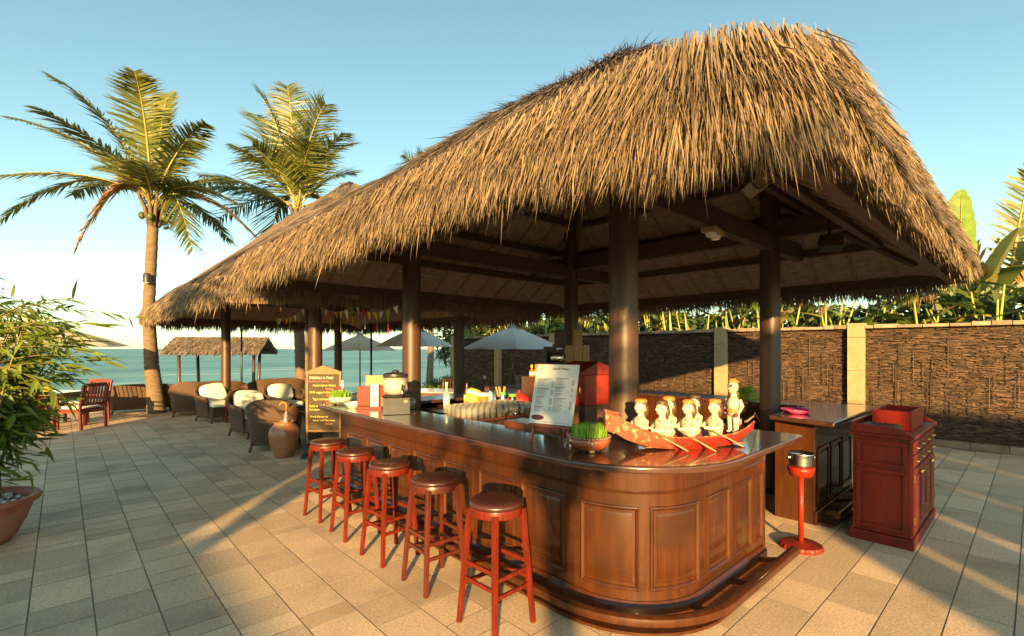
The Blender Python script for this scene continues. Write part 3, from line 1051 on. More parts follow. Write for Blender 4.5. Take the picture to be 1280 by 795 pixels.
# ---- bar stools
def stool(loc, rz, label, red=True):
    o = root('bar_stool', label, 'bar stool', loc, rz, 'bar stools along the counter')
    legm = 'stool' if red else 'stoold'
    Hs = .75
    ft, tp = .158, .112
    def lp(sx, sy, z):
        r_ = ft + (tp - ft) * z / .69
        return Vector((sx * r_, sy * r_, z))
    for sx, sy in ((-1, -1), (1, -1), (1, 1), (-1, 1)):
        m = MB()
        m.sweep([[lp(sx, sy, z) + Vector((dx, dy, 0)) for dx, dy in ((-hw, -hw), (hw, -hw), (hw, hw), (-hw, hw))] for z, hw in ((0, .0135), (.69, .0165))])
        m.build('leg', legm, o, bevel=.003)
    for z, sides in ((.235, (0, 2)), (.275, (1, 3)), (.33, (0, 2)), (.37, (1, 3))):
        cs = [(-1, -1), (1, -1), (1, 1), (-1, 1)]
        for i in sides:
            a, b_ = cs[i], cs[(i + 1) % 4]
            MB().bar(lp(*a, z), lp(*b_, z), .016, .024).build('stretcher', legm, o, bevel=.002)
    MB().lathe([(.11, .655), (.152, .66), (.16, .665), (.162, .70), (.158, .712), (.10, .713)], 36).build('seat_ring', legm, o, smooth=True, auto=True)
    MB().lathe([(.10, .7145), (.157, .7145), (.163, .722), (.162, .734), (.150, .745), (.11, .751), (.04, .7535), (0, .754)], 36).build('seat', 'seat', o, smooth=True)
    return o
SY = [2.22, 2.90, 3.52, 4.16, 4.78]
stool((1.925, SY[0], 0), R(2), 'red wooden bar stool nearest the rounded bar corner', True)
stool((1.935, SY[1], 0), R(-3), 'darker brown bar stool, second from the rounded bar corner', False)
stool((1.925, SY[2], 0), R(3), 'red bar stool in the middle of the row of five', True)
stool((1.935, SY[3], 0), R(-2), 'red bar stool, second from the far end of the row', True)
stool((1.935, SY[4], 0), R(5), 'red bar stool beside the chalkboard sign', True)

# ================================================================== fence with bark panels
FX = 11.0
fence = root('fence', 'tall woven bark fence with pale stone posts along the terrace', 'fence', (FX, 6.0, 0), local=False)
PY = [-2.75, -0.25, 2.30, 4.85, 7.40, 9.95, 12.5, 15.05]
for y in PY:
    m = MB()
    zs = [0, .62, 1.24, 1.86, 2.13] if rng.random() < .5 else [0, .55, 1.15, 1.75, 2.13]
    for za, zb in zip(zs[:-1], zs[1:]):
        m.box(FX - .14, FX + .12, y - .13, y + .13, za + .001, zb - .003)
    m.build('post', 'stonepost', fence, bevel=.006)
smallslat = MB
for i, (ya, yb) in enumerate(zip(PY[:-1], PY[1:])):
    y0, y1 = ya + .131, yb - .131
    MB().box(FX - .01, FX + .08, y0, y1, .12, 2.02).build('backing', 'barkback', fence)
    m = MB()
    rows = 150 if i < 4 else 80
    hgt = (2.0 - .13) / rows
    for r_ in range(rows):
        z = .13 + hgt * r_
        y = y0 + .004
        while y < y1 - .02:
            l = rng.choice([.02, .03, .045, .06, .09, .14]) * rng.uniform(.8, 1.3) * (1 if i < 4 else 1.6)
            if y + l > y1 - .004:
                l = y1 - .004 - y
            if rng.random() > .13:
                dx = rng.choice([.004, .008, .014, .022, .04]) * rng.uniform(.7, 1.2)
                tl = rng.uniform(-.005, .005)
                x0 = FX - .011
                h2 = hgt * rng.choice([.4, .6, .8, .95, 1.2])
                za, zb = z + tl, z - tl
                m.add([(x0, y, za), (x0 - dx, y, za), (x0 - dx * .8, y, za + h2), (x0, y, za + h2), (x0, y + l, zb), (x0 - dx, y + l, zb), (x0 - dx * .8, y + l, zb + h2), (x0, y + l, zb + h2)],
                      [(1, 2, 6, 5), (2, 3, 7, 6), (0, 1, 5, 4), (1, 0, 3, 2), (5, 6, 7, 4)])
            y += l + rng.uniform(.0, .008)
    # a few upright withes
    for k in range(26):
        y = rng.uniform(y0 + .05, y1 - .05)
        x0 = FX - .05
        z = rng.uniform(.3, 1.2)
        m.box(x0, x0 + .008, y, y + .007, z, z + rng.uniform(.3, .7))
    m.build('bark_strips', 'bark', fence, kind='stuff')
    # coping of flat stones
    y = y0
    while y < y1 - .03:
        l = min(rng.uniform(.14, .42), y1 - y)
        MB().box(FX - .11 - rng.uniform(0, .02), FX + .13, y + .003, y + l - .003, 2.025, 2.09 + rng.uniform(-.012, .012)).build('coping_stone', 'coping', fence, bevel=.008, seg=1)
        y += l
    y = y0
    while y < y1 - .03:
        l = min(rng.uniform(.25, .5), y1 - y)
        MB().box(FX - .16, FX + .1, y + .003, y + l - .003, .0, .115 + rng.uniform(-.005, .005)).build('base_stone', 'coping', fence, bevel=.006, seg=1)
        y += l

# ================================================================== palms and plants
def frond_mb(c, ctrl, tip, nl=46, ll=.75, roll=0.0, hang=.55, mat='palmleaf', name='frond', parent=None, wl=.035, r0=.035):
    """c, ctrl, tip in the thing's frame; returns a stem mesh with a joined leaflet sub-part"""
    c, ctrl, tip = Vector(c), Vector(ctrl), Vector(tip)
    q = lambda t: c * (1 - t) ** 2 + ctrl * (2 * t * (1 - t)) + tip * t * t
    st = MB()
    st.tube([q(k / 9) for k in range(10)], [r0 * (1 - .88 * k / 9) for k in range(10)], 6)
    so = st.build(name, 'rachis', parent, smooth=True)
    P0, D, Nn, L, W, dr = [], [], [], [], [], []
    for i in range(nl):
        t = .14 + .86 * (i + rng.uniform(0, .8)) / nl
        p = q(t)
        d = (q(min(1, t + .02)) - q(max(0, t - .02))).normalized()
        side = d.cross(Vector((0, 0, 1)))
        if side.length < .05:
            side = Vector((1, 0, 0))
        side.normalize()
        up = side.cross(d)
        prof = math.sin(PI * min(1, .18 + t * .78)) ** .6
        for s in (-1, 1):
            ang = roll
            sv = (side * math.cos(ang) + up * math.sin(ang)) * s
            dd = d * rng.uniform(.65, .95) + sv * rng.uniform(.8, 1.0) + up * .22 - Vector((0, 0, 1)) * (hang * rng.uniform(.4, 1.2))
            P0.append(p)
            D.append(dd)
            Nn.append(up + sv * .3)
            l = ll * prof * rng.uniform(.8, 1.08)
            L.append(l)
            W.append(wl * rng.uniform(.75, 1.15))
            dr.append(l * rng.uniform(.08, .38) * (hang + .3))
    A = lambda z: np.array([tuple(v) for v in z])
    lf = ribbons('leaflets', mat, None, A(P0), A(D), A(Nn), np.array(L), np.array(W), np.array(dr), kind=None, twist=.35)
    lf.parent = so
    lf.location = -Vector(so['_o'])
    return so

def trunk(parent, pts, rads):
    # ringed palm trunk
    m = MB()
    P_, R_ = [], []
    n_ = 70
    for i in range(n_ + 1):
        t = i / n_ * (len(pts) - 1)
        k = min(int(t), len(pts) - 2)
        f = t - k
        p = Vector(pts[k]).lerp(Vector(pts[k + 1]), f)
        r_ = rads[k] * (1 - f) + rads[k + 1] * f
        P_.append(p)
        R_.append(r_ * (1.0 + (.035 if i % 2 else -.02) + rng.uniform(-.012, .012)))
    m.tube(P_, R_, 16)
    return m.build('trunk', 'trunk', parent, smooth=True)

def img_palm(loc, label, crown, scale, tips, dry=(), trunk_pts=None, trunk_r=(.26, .19, .17, .15), nl=46, ll=.75):
    """tips: (right, up, depth) offsets of frond tips from the crown, in metres"""
    o = root('coconut_palm', label, 'palm tree', loc, 0, 'coconut palms')
    trunk(o, trunk_pts, trunk_r)
    c = Vector(crown)
    for i, (a, h_, dp) in enumerate(tips):
        off = Vector((rgt[0] * a + fwd[0] * dp, rgt[1] * a + fwd[1] * dp, h_))
        hor = Vector((off.x, off.y, 0))
        ln = off.length
        up = (.13 if h_ > .25 * ln else .32) * ln + max(0, -h_) * .75
        ctrl = c + hor * .42 + Vector((0, 0, max(h_, 0) * .72 + up * .75))
        frond_mb(c + Vector((rng.uniform(-.06, .06), rng.uniform(-.06, .06), rng.uniform(-.1, .15))), ctrl, c + off, nl=nl, ll=ll * rng.uniform(.85, 1.1), roll=rng.uniform(-.35, .35),
                 hang=.2 + .3 * rng.random(), mat='palmdry' if i in dry else 'palmleaf', parent=o, wl=.042)
    # fibrous crown base and a few nuts
    m = MB()
    for k in range(9):
        a = k * 2.4
        m.tube([c + Vector((.1 * math.cos(a), .1 * math.sin(a), -.55)), c + Vector((.2 * math.cos(a), .2 * math.sin(a), -.1)), c + Vector((.36 * math.cos(a), .36 * math.sin(a), .25))], [.045, .045, .02], 6)
    m.build('crown_base', 'trunk', o, smooth=True)
    for k in range(5):
        a = k * 1.3 + .4
        MB().ell(c + Vector((.25 * math.cos(a), .25 * math.sin(a), -.3 - .05 * (k % 2))), .075, .075, .10, 10, 7).build('coconut', 'leafdark', o, smooth=True)
    return o

PX = 0.0206
def tp(lst, k=PX):
    return [((u - 195) * k * .93, (252 - v) * k * .97, dp) for u, v, dp in lst]
main_tips = tp([(28, 152, -.6), (62, 178, 1.5), (104, 112, -1.0), (140, 110, 1.2), (200, 98, .4), (226, 120, -1.4), (282, 158, -.5), (255, 190, 1.8), (5, 305, -.8), (48, 226, .8), (30, 262, -2.0),
                (145, 322, -1.2), (268, 316, -.6), (330, 262, -.9), (310, 292, 1.2), (262, 240, -2.4), (170, 190, -2.6), (120, 250, 2.6), (215, 270, 2.8), (170, 130, 2.2)])
P1 = (1.80, 15.45, 0)
img_palm(P1, 'tall coconut palm with ringed trunk standing beside the wicker sofa', (-.06, .02, 5.35), 1, main_tips, dry=(11, 14),
         trunk_pts=[(0, 0, 0), (-.10, .06, 1.2), (-.16, .12, 2.6), (-.06, .02, 5.3)], trunk_r=(.215, .16, .135, .12), nl=80, ll=.82)
k2 = 18.0 / 607.6
tips2 = [((u - 372) * k2, (262 - v) * k2, dp) for u, v, dp in [(330, 122, -.5), (398, 118, .4), (440, 178, -.8), (300, 162, .8), (268, 228, -.8), (255, 272, .6), (360, 150, 1.6), (425, 160, 1.4), (345, 205, -1.6), (290, 255, -1.8), (410, 200, -1.5), (470, 260, .6), (440, 330, 0), (320, 330, .5), (375, 125, -1.0), (415, 140, -.6), (318, 140, .2), (350, 128, .8), (432, 205, .9), (310, 195, -.9)]]
img_palm((6.40, 18.62, -1.9), 'coconut palm whose crown rises from behind the thatched roofs', (0, 0, 8.7), 1, tips2, trunk_pts=[(.3, .2, 0), (.15, .1, 3), (0, 0, 6), (0, 0, 8.6)], nl=66, ll=1.45)
tips3 = [((u - 500) * .05, (262 - v) * .05, dp) for u, v, dp in [(486, 203, 0), (505, 196, .5), (470, 212, -.6), (530, 206, .4), (545, 230, 0), (460, 240, .3), (500, 215, -1.2), (520, 300, .6), (480, 300, .6), (440, 265, 0), (560, 265, 0)]]
img_palm((17.45, 26.8, -1.9), 'far coconut palm with only frond tips showing above the roof ridge', (0, 0, 13.4), 1, tips3, trunk_pts=[(0, 0, 0), (.2, 0, 4), (.1, 0, 8), (0, 0, 13.3)], nl=56, ll=1.4)

# lamp strapped to the palm trunk
m = MB()
lp_ = root('spotlight', 'small black spotlight strapped to the palm trunk', 'lamp', (1.58, 15.3, 3.32))
MB().lathe([(.05, 0), (.085, .02), (.085, .2), (.06, .24), (0, .24)], 12).build('housing', 'black', lp_, smooth=True, auto=True)
MB().bar((0, 0, .1), (.14, .12, .1), .03, .03).build('bracket', 'black', lp_)
MB().lathe([(0, -.003), (.07, -.003), (.07, .004), (0, .004)], 12).build('lens', 'lampglass', lp_)

# banana plants and heliconias beyond the fence
def blade_leaf(mb, p0, d, ln, wd, bend, n_=12, tear=0.10, fold=.25):
    """a broad leaf blade from p0 along d, drooping by bend"""
    p0, d = Vector(p0), Vector(d).normalized()
    side = d.cross(Vector((0, 0, 1)))
    if side.length < .1:
        side = Vector((rgt[0], rgt[1], 0))
    side.normalize()
    side = (side + Vector((rng.uniform(-.5, .5), rng.uniform(-.5, .5), 0))).normalized()
    prev = None
    o = len(mb.v)
    for i in range(n_ + 1):
        t = i / n_
        p = p0 + d * ln * t + Vector((0, 0, -bend * t * t)) + Vector((d.x, d.y, 0)) * bend * .3 * t * t
        wv = wd * (math.sin(PI * min(1, .08 + .9 * t)) ** .55) * (1 if not tear else rng.uniform(1 - tear, 1))
        up = side.cross(d)
        mb.v += [tuple(p - side * wv + up * fold * wv), tuple(p), tuple(p + side * wv + up * fold * wv)]
    for i in range(n_):
        a = o + i * 3
        mb.f += [(a, a + 1, a + 4, a + 3), (a + 1, a + 2, a + 5, a + 4)]
    return mb

def banana(loc, label, leaves, stem_h, name='banana_plant', group='plants beyond the fence', stems=1):
    o = root(name, label, 'plant', loc, 0, group)
    MB().tube([(0, 0, 0), (.03, .02, stem_h * .5), (.02, 0, stem_h)], [.13, .11, .07], 10).build('stem', 'stemy', o, smooth=True)
    for (a, h_, dp, ln, wd, bend, mt) in leaves:
        d = Vector((rgt[0] * a + fwd[0] * dp, rgt[1] * a + fwd[1] * dp, h_)).normalized()
        MB().tube([(0, 0, stem_h * .9), Vector((0, 0, stem_h)) + d * .35], [.035, .02], 6).build('leaf_stalk', 'stemy', o)
        lfo = blade_leaf(MB(), Vector((0, 0, stem_h)) + d * .33, d, ln, wd, bend, n_=22, tear=.16).build('leaf', mt, o)
        mid = [Vector((0, 0, stem_h)) + d * (.33 + ln * t) + Vector((0, 0, -bend * t * t)) + Vector((d.x, d.y, 0)) * bend * .3 * t * t - Vector((fwd[0], fwd[1], 0)) * .012 for t in (0, .25, .5, .75, .95)]
        MB().tube(mid, [.022, .018, .014, .009, .004], 6).build('midrib', 'bananay', lfo)
    return o
# big upright leaf right of the roof
banana((13.6, 1.12, 0), 'banana plant with a big green paddle leaf beyond the roof edge', [(-.06, 1, -.1, 2.3, .36, .1, 'banana'), (.5, .9, .3, 1.7, .30, .5, 'banana'), (-.9, .6, .3, 1.6, .3, .6, 'banana'), (.2, .7, -.5, 1.4, .28, .5, 'bananay')], 2.35)
banana((13.9, .95, 0), 'banana plant with a yellowing upright leaf beside the split fan leaves', [(.38, 1, -.1, 1.9, .33, .2, 'bananay'), (.9, .5, 0, 1.4, .28, .5, 'leafdry'), (-.5, .7, .4, 1.3, .3, .4, 'banana')], 2.25)

# traveller's palm with split, ragged leaves
tv = root('fan_palm', 'fan palm with ragged split leaves at the end of the fence', 'palm tree', (14.9, .45, 0), 0, 'plants beyond the fence')
MB().tube([(0, 0, 0), (.05, 0, 1.3), (0, 0, 2.8)], [.2, .16, .13], 10).build('trunk', 'trunk', tv, smooth=True)
for (a, h_, dp, ln, dry_) in ((-.05, 1, -.2, 2.9, 0), (.35, 1, 0, 2.8, 0), (-.45, .9, .1, 2.4, 1), (.7, .8, .1, 2.6, 0), (-.75, .55, -.1, 2.0, 1), (.1, .8, -.6, 2.2, 1), (1, .4, 0, 2.2, 0), (-.2, .75, .5, 2.4, 0)):
    d = Vector((rgt[0] * a + fwd[0] * dp, rgt[1] * a + fwd[1] * dp, h_)).normalized()
    c = Vector((0, 0, 2.6))
    frond_mb(c, c + d * ln * .6 + Vector((0, 0, .15)), c + d * ln + Vector((d.x, d.y, -.25)) * .5, nl=26, ll=.62, hang=.15, mat='palmdry' if dry_ else 'palmleaf', parent=tv, wl=.085, r0=.04)

# clump plants along the back of the fence
kinds = [('banana', .36, .10), ('bananay', .3, .08), ('leafdark', .3, .08)]
hl_labels = ['leafy heliconia clump with yellow-green stems behind the bark fence']
k = 0
for y in np.arange(-0.6, 16.5, .62):
    x = 11.75 + rng.uniform(0, .9)
    o = root('heliconia_clump', 'heliconia clump with yellow-green stems rising behind the bark fence', 'plant', (x, float(y) + rng.uniform(-.2, .2), 0), 0, 'heliconia clumps behind the fence')
    hmax = rng.uniform(2.6, 3.4)
    for j in range(rng.randint(5, 8)):
        a = rng.uniform(0, 2 * PI)
        lean = rng.uniform(.05, .45)
        bx, by = rng.uniform(-.25, .25), rng.uniform(-.3, .3)
        hh = hmax * rng.uniform(.72, 1)
        tipp = Vector((bx + lean * math.cos(a) * 1.2, by + lean * math.sin(a) * 1.4, hh))
        MB().tube([(bx, by, 0), (bx + lean * .3 * math.cos(a), by + lean * .3 * math.sin(a), hh * .55), tipp], [.035, .03, .014], 6).build('stem', 'stemy', o, smooth=True)
        if rng.random() < .8:
            d = Vector((math.cos(a) * .8, math.sin(a) * .8, rng.uniform(.1, 1.0)))
            blade_leaf(MB(), tipp, d, rng.uniform(.6, 1.1), rng.uniform(.09, .17), rng.uniform(.15, .6)).build('leaf', rng.choice(['banana', 'banana', 'bananay', 'leafdark', 'leafdry']), o, smooth=True)
    for j in range(rng.randint(3, 6)):
        a = rng.uniform(0, 2 * PI)
        d = Vector((math.cos(a), math.sin(a), rng.uniform(-.1, .6)))
        blade_leaf(MB(), (rng.uniform(-.3, .3), rng.uniform(-.3, .3), rng.uniform(1.7, 2.4)), d, rng.uniform(.5, .9), rng.uniform(.07, .14), rng.uniform(.1, .4)).build('leaf', rng.choice(['banana', 'leafdark', 'leafdark', 'leafdry', 'bananay']), o, smooth=True)
    if rng.random() < .3:
        m = MB()
        for q in range(4):
            blade_leaf(m, (0, 0, 2.2 + .07 * q), (rng.uniform(-1, 1), rng.uniform(-1, 1), .4), .2, .035, .02, 4)
        m.build('flower', 'redflower', o)
    k += 1
# hedge mass behind them
m = []
n_ = 18000
P0 = np.stack([nrg.uniform(12.7, 14.8, n_), nrg.uniform(-2, 19, n_), nrg.uniform(1.0, 2.75, n_)], 1)
P0[:, 2] += .35 * np.sin(P0[:, 1] * 1.7) * .5
D = nrg.normal(0, 1, (n_, 3))
hg = ribbons('hedge', 'leafdark', None, P0, D, nrg.normal(0, 1, (n_, 3)), nrg.uniform(.2, .45, n_), nrg.uniform(.05, .11, n_), nrg.uniform(0, .12, n_))
tag(hg, 'dense dark hedge foliage behind the heliconias', 'hedge')

# ================================================================== bamboo in a terracotta pot
bam = root('potted_bamboo', 'bushy bamboo growing in the large terracotta pot', 'plant', (-.56, 6.08, 0))
pot = MB().lathe([(.20, .0), (.23, .0), (.27, .04), (.335, .17), (.375, .29), (.385, .325), (.425, .335), (.435, .355), (.425, .38), (.39, .385), (.365, .37), (.35, .32), (0, .32)], 48).build('pot', 'clay', bam, smooth=True, auto=True)
m = MB()
for i in range(170):
    r_ = .335 * math.sqrt(rng.random())
    a = rng.uniform(0, 2 * PI)
    q = rng.uniform(.014, .026)
    m.ell((r_ * math.cos(a), r_ * math.sin(a), .325 + rng.uniform(0, .012)), q, q * .8, q * .6, 6, 4)
m.build('pebbles', 'pebble', bam, smooth=True, kind='stuff')
leafm = MB()
def leaf_shape():
    vs = [(0, 0, 0), (.016, -.18, .004), (.03, -.22, 0)]
    pts = [(-.0, .0), (.25, .5), (.55, .42), (1.0, 0)]
    v, f = [], []
    for x, wv in ((0, .0), (.18, .8), (.4, 1), (.7, .62), (1, 0)):
        v += [(x, -wv * .075, .02 * wv - .10 * x * x), (x, 0, -.10 * x * x), (x, wv * .075, .02 * wv - .10 * x * x)]
    for i in range(4):
        a = i * 3
        f += [(a, a + 3, a + 4, a + 1), (a + 1, a + 4, a + 5, a + 2)]
    return v, f
LV, LF = leaf_shape()
lme = MB().add(LV, LF).mesh('leaf', 'bamleaf', True)
leaves = []
cane_tips = []
for k in range(18):
    a = rng.uniform(0, 2 * PI)
    r_ = rng.uniform(.03, .22)
    bx, by = r_ * math.cos(a), r_ * math.sin(a)
    side = rng.uniform(-.75, .42)
    dp = rng.uniform(-.5, .5)
    hh = rng.uniform(1.45, 2.25) - .3 * abs(side)
    tip = Vector((bx + rgt[0] * side + fwd[0] * dp, by + rgt[1] * side + fwd[1] * dp, hh))
    mid = Vector((bx + .25 * (tip.x - bx), by + .25 * (tip.y - by), .33 + (hh - .33) * .55))
    base = Vector((bx, by, .31))
    q = lambda t: base * (1 - t) ** 2 + mid * (2 * t * (1 - t)) + tip * t * t
    MB().tube([q(i / 8) for i in range(9)], [.015 * (1 - .75 * i / 8) + .001 * (i % 2) for i in range(9)], 6).build('cane', 'cane', bam, smooth=True)
    for j in range(52):
        t = rng.uniform(.36, 1.0) if j > 5 else rng.uniform(.16, .45)
        p = q(t)
        az = rng.uniform(0, 2 * PI)
        bl = rng.uniform(.12, .42) * (1.15 - .4 * t)
        bd = Vector((math.cos(az), math.sin(az), rng.uniform(-.15, .65)))
        e = p + bd * bl
        for s in range(5):
            f = .35 + .65 * s / 4
            pp = p.lerp(e, f)
            d2 = Vector((bd.x + rng.uniform(-.9, .9), bd.y + rng.uniform(-.9, .9), rng.uniform(-.75, .3)))
            leaves.append((pp, d2.normalized(), rng.uniform(.11, .24)))
# arching sprays to the right over the terrace
for k in range(13):
    p0 = Vector((rgt[0] * .15, rgt[1] * .15, rng.uniform(1.45, 2.05)))
    ln = rng.uniform(.5, 1.1)
    tip = p0 + Vector((rgt[0] * ln + fwd[0] * rng.uniform(-.3, .2), rgt[1] * ln + fwd[1] * rng.uniform(-.3, .2), rng.uniform(-.28, .22)))
    mid = p0.lerp(tip, .5) + Vector((0, 0, .14))
    q = lambda t: p0 * (1 - t) ** 2 + mid * (2 * t * (1 - t)) + tip * t * t
    MB().tube([q(i / 5) for i in range(6)], [.005, .0045, .004, .003, .002, .001], 5).build('twig', 'cane', bam)
    for j in range(20):
        t = .25 + .75 * j / 19
        d2 = (tip - p0).normalized() + Vector((rng.uniform(-.7, .7), rng.uniform(-.7, .7), rng.uniform(-.7, .25)))
        leaves.append((q(t), d2.normalized(), rng.uniform(.11, .22)))
rest = MB()
rng.shuffle(leaves)
leaves.sort(key=lambda l: -l[2])
for i, (p, d, l) in enumerate(leaves):
    rot = d.to_track_quat('X', 'Z').to_matrix().to_4x4() @ Matrix.Rotation(rng.uniform(-.9, .9), 4, 'X')
    if i < 300:
        ob = bpy.data.objects.new('leaf', lme)
        col.objects.link(ob)
        ob.parent = bam
        ob.matrix_local = Matrix.Translation(p) @ rot @ Matrix.Scale(l, 4)
    else:
        mm = Matrix.Translation(p) @ rot @ Matrix.Scale(l, 4)
        rest.add([mm @ Vector(v) for v in LV], LF)
rest.build('leaves', 'bamleaf', bam, smooth=True, kind='stuff')

# ================================================================== wicker lounge
def armchair(loc, rz, label, cushions=True, wide=0.0, low=0.0):
    o = root('wicker_armchair' if not wide else 'wicker_sofa', label, 'armchair' if not wide else 'sofa', loc, rz, 'wicker lounge seats')
    hw = .36 + wide
    hd = .38
    m = MB()
    n_ = 34
    rings = []
    # open U of flared wicker wall: arms at the front (-y), back at +y
    for i in range(n_ + 1):
        t = i / n_
        a = -0.14 * PI + t * 1.28 * PI
        ca, sa = math.cos(a), math.sin(a)
        sg = lambda q, e: math.copysign(abs(q) ** e, q)
        x, y = hw * sg(ca, .55), hd * sg(sa, .55)
        bk = max(0, (sa + .35) / 1.35)
        top = .565 + (.28 - low) * bk ** 1.6
        fl = 1.16
        nx, ny = ca, sa
        th = .055
        rings.append([(x * .9, y * .9, .10), (x, y, .30), (x * 1.06, y * 1.06, .5), (x * fl + nx * .01, y * fl + ny * .01, top - .03), (x * fl, y * fl, top), (x * fl - nx * .04, y * fl - ny * .04, top + .008),
                      (x * fl - nx * .075, y * fl - ny * .075, top - .03), (x * 1.04 - nx * th, y * 1.04 - ny * th, .5), (x - nx * th, y - ny * th, .30), (x * .9 - nx * th, y * .9 - ny * th, .10)])
    m.sweep(rings)
    m.build('wicker_shell', 'wicker', o, smooth=True, auto=True)
    MB().box(-hw * .86, hw * .86, -hd * .98, hd * .80, .115, .345).build('seat_base', 'wicker', o, bevel=.03)
    for sx in (-1, 1):
        for sy in (-1, 1):
            MB().tube([(sx * hw * .80, sy * hd * .78, .14), (sx * hw * .86, sy * hd * .88, 0)], [.024, .02], 8).build('leg', 'dwood', o, smooth=True)
    if cushions:
        k = 1 if not wide else 2
        for j in range(k):
            cx = 0 if k == 1 else (-.5 + j) * (hw * .84)
            cw = hw * .82 if k == 1 else hw * .41
            MB().ell((cx, -.06, .40), cw, .33, .065, 28, 12, p=.42).build('seat_cushion', 'cloth', o, smooth=True)
            rot = Matrix.Rotation(R(-22), 4, 'X') @ Matrix.Rotation(R(rng.uniform(-8, 8)), 4, 'Y')
            MB().ell((cx, .19, .64), min(cw, .28), .08, .21, 28, 12, mat=rot, p=.5).build('back_cushion', 'cloth', o, smooth=True)
    return o
armchair((2.62, 8.62, 0), R(150), 'dark wicker armchair seen from behind beside the umbrella jar', False)
armchair((2.70, 10.15, 0), R(14), 'wicker armchair with cream cushions turned to the terrace, behind the jar', True)
armchair((2.62, 12.75, 0), R(16), 'wicker armchair with cream cushions in front of the far column', True)
armchair((2.33, 14.45, 0), R(170), 'wicker armchair with its back turned to the paving, beside the palm', False)
armchair((3.75, 11.7, 0), R(10), 'wicker armchair with cream cushion deep under the far roof', True)
armchair((3.95, 9.55, 0), R(-15), 'wicker armchair with cream cushion behind the chalkboard', True)
armchair((1.55, 16.0, 0), R(176), 'long wicker sofa seen from behind at the palm trunk', False, wide=.36, low=.1)
armchair((3.1, 16.0, 0), R(180), 'wicker sofa with its back along the sea edge under the far roof', False, wide=.42, low=.1)
armchair((4.6, 15.3, 0), R(180), 'dark wicker sofa at the seaward end of the lounge', False, wide=.40, low=.05)
armchair((5.2, 13.4, 0), R(-60), 'wicker armchair at the back of the lounge', True)

def side_table(loc, label):
    o = root('side_table', label, 'side table', loc, R(12), 'low red side tables')
    MB().box(-.2, .2, -.2, .2, .43, .455).build('table_top', 'chairred', o, bevel=.004)
    for sx in (-1, 1):
        for sy in (-1, 1):
            MB().box(sx * .17 - .018, sx * .17 + .018, sy * .17 - .018, sy * .17 + .018, 0, .43).build('leg', 'redbright', o)
    for s in (-1, 1):
        MB().box(-.15, .15, s * .17 - .008, s * .17 + .008, .38, .425).build('apron', 'chairred', o)
        MB().box(s * .17 - .008, s * .17 + .008, -.15, .15, .38, .425).build('apron', 'chairred', o)
    return o
side_table((2.95, 9.55, 0), 'low red wooden side table beside the cushioned armchair near the jar')
side_table((2.88, 12.10, 0), 'low red wooden side table beside the armchair in front of the far column')

# ================================================================== dining set on the left
def wood_chair(loc, rz, label, mat='chairred', cushion=True):
    o = root('wooden_armchair', label, 'chair', loc, rz, 'red slatted wooden chairs')
    hw, hd = .27, .25
    for sx in (-1, 1):
        MB().box(sx * hw - .022, sx * hw + .022, -hd - .022, -hd + .022, 0, .65).build('leg', mat, o, bevel=.003)
        m = MB()
        m.sweep([[(sx * hw + dx, hd + y + dy, z) for dx, dy in ((-.022, -.022), (.022, -.022), (.022, .022), (-.022, .022))] for y, z in ((.03, 0), (0, .42), (.09, .92))])
        m.build('leg', mat, o, bevel=.003)
        MB().box(sx * hw - .032, sx * hw + .032, -hd - .05, hd + .01, .65, .675).build('arm', mat, o, bevel=.006)
        MB().box(sx * hw - .012, sx * hw + .012, -hd + .02, hd - .02, .34, .40).build('side_rail', mat, o)
    for y in (-hd, hd):
        MB().box(-hw + .022, hw - .022, y - .012, y + .012, .34, .40).build('apron', mat, o)
    MB().box(-hw + .02, hw - .02, -hd - .02, hd - .025, .401, .42).build('seat', mat, o)
    if cushion:
        MB().ell((0, -.01, .445), hw - .02, hd - .01, .03, 24, 8, p=.35).build('cushion', 'cloth', o, smooth=True)
    for (z, h_) in ((.48, .05), (.87, .075)):
        y = hd + .09 * (z - .42) / .5
        MB().box(-hw + .022, hw - .022, y - .012, y + .012, z, z + h_).build('back_rail', mat, o, bevel=.003)
    for k in range(7):
        x = -hw + .06 + (2 * hw - .12) * k / 6
        MB().bar((x, hd + .018, .525), (x, hd + .083, .872), .034, .012, up=(1, 0, 0)).build('slat', mat, o)
    return o
def dining_table(loc, rz, label, cloth=True, wd=.45):
    o = root('dining_table', label, 'table', loc, rz, 'dining tables')
    MB().box(-wd, wd, -wd, wd, .70, .735).build('table_top', 'dwood', o, bevel=.005)
    if cloth:
        MB().box(-wd * .97, wd * .97, -wd * .97, wd * .97, .736, .745).build('table_mat', 'white', o, bevel=.003)
    for sx in (-1, 1):
        for sy in (-1, 1):
            MB().box(sx * (wd - .06) - .03, sx * (wd - .06) + .03, sy * (wd - .06) - .03, sy * (wd - .06) + .03, 0, .70).build('leg', 'dwood', o, bevel=.003)
        MB().box(sx * (wd - .06) - .012, sx * (wd - .06) + .012, -wd + .1, wd - .1, .6, .695).build('apron', 'dwood', o)
    return o
dining_table((-.18, 14.05, 0), R(-40), 'square table with pale top between the red chairs by the bamboo')
wood_chair((.30, 13.52, 0), R(222), 'red slatted chair with its back to the paving, nearest the bamboo')
wood_chair((.42, 14.72, 0), R(-48), 'bright red slatted chair on the sea side of the table')
wood_chair((-.30, 15.0, 0), R(30), 'dark slatted chair at the far side of the table beside the parasol pole', 'dwood')
wood_chair((-.75, 13.6, 0), R(130), 'red slatted chair half hidden by the bamboo leaves')
tm = root('menu_holder', 'small yellow card holder on the table by the bamboo', 'menu card', (-.22, 14.0, .745))
MB().box(-.05, .05, -.006, .006, 0, .12).build('card', 'flagy', tm)
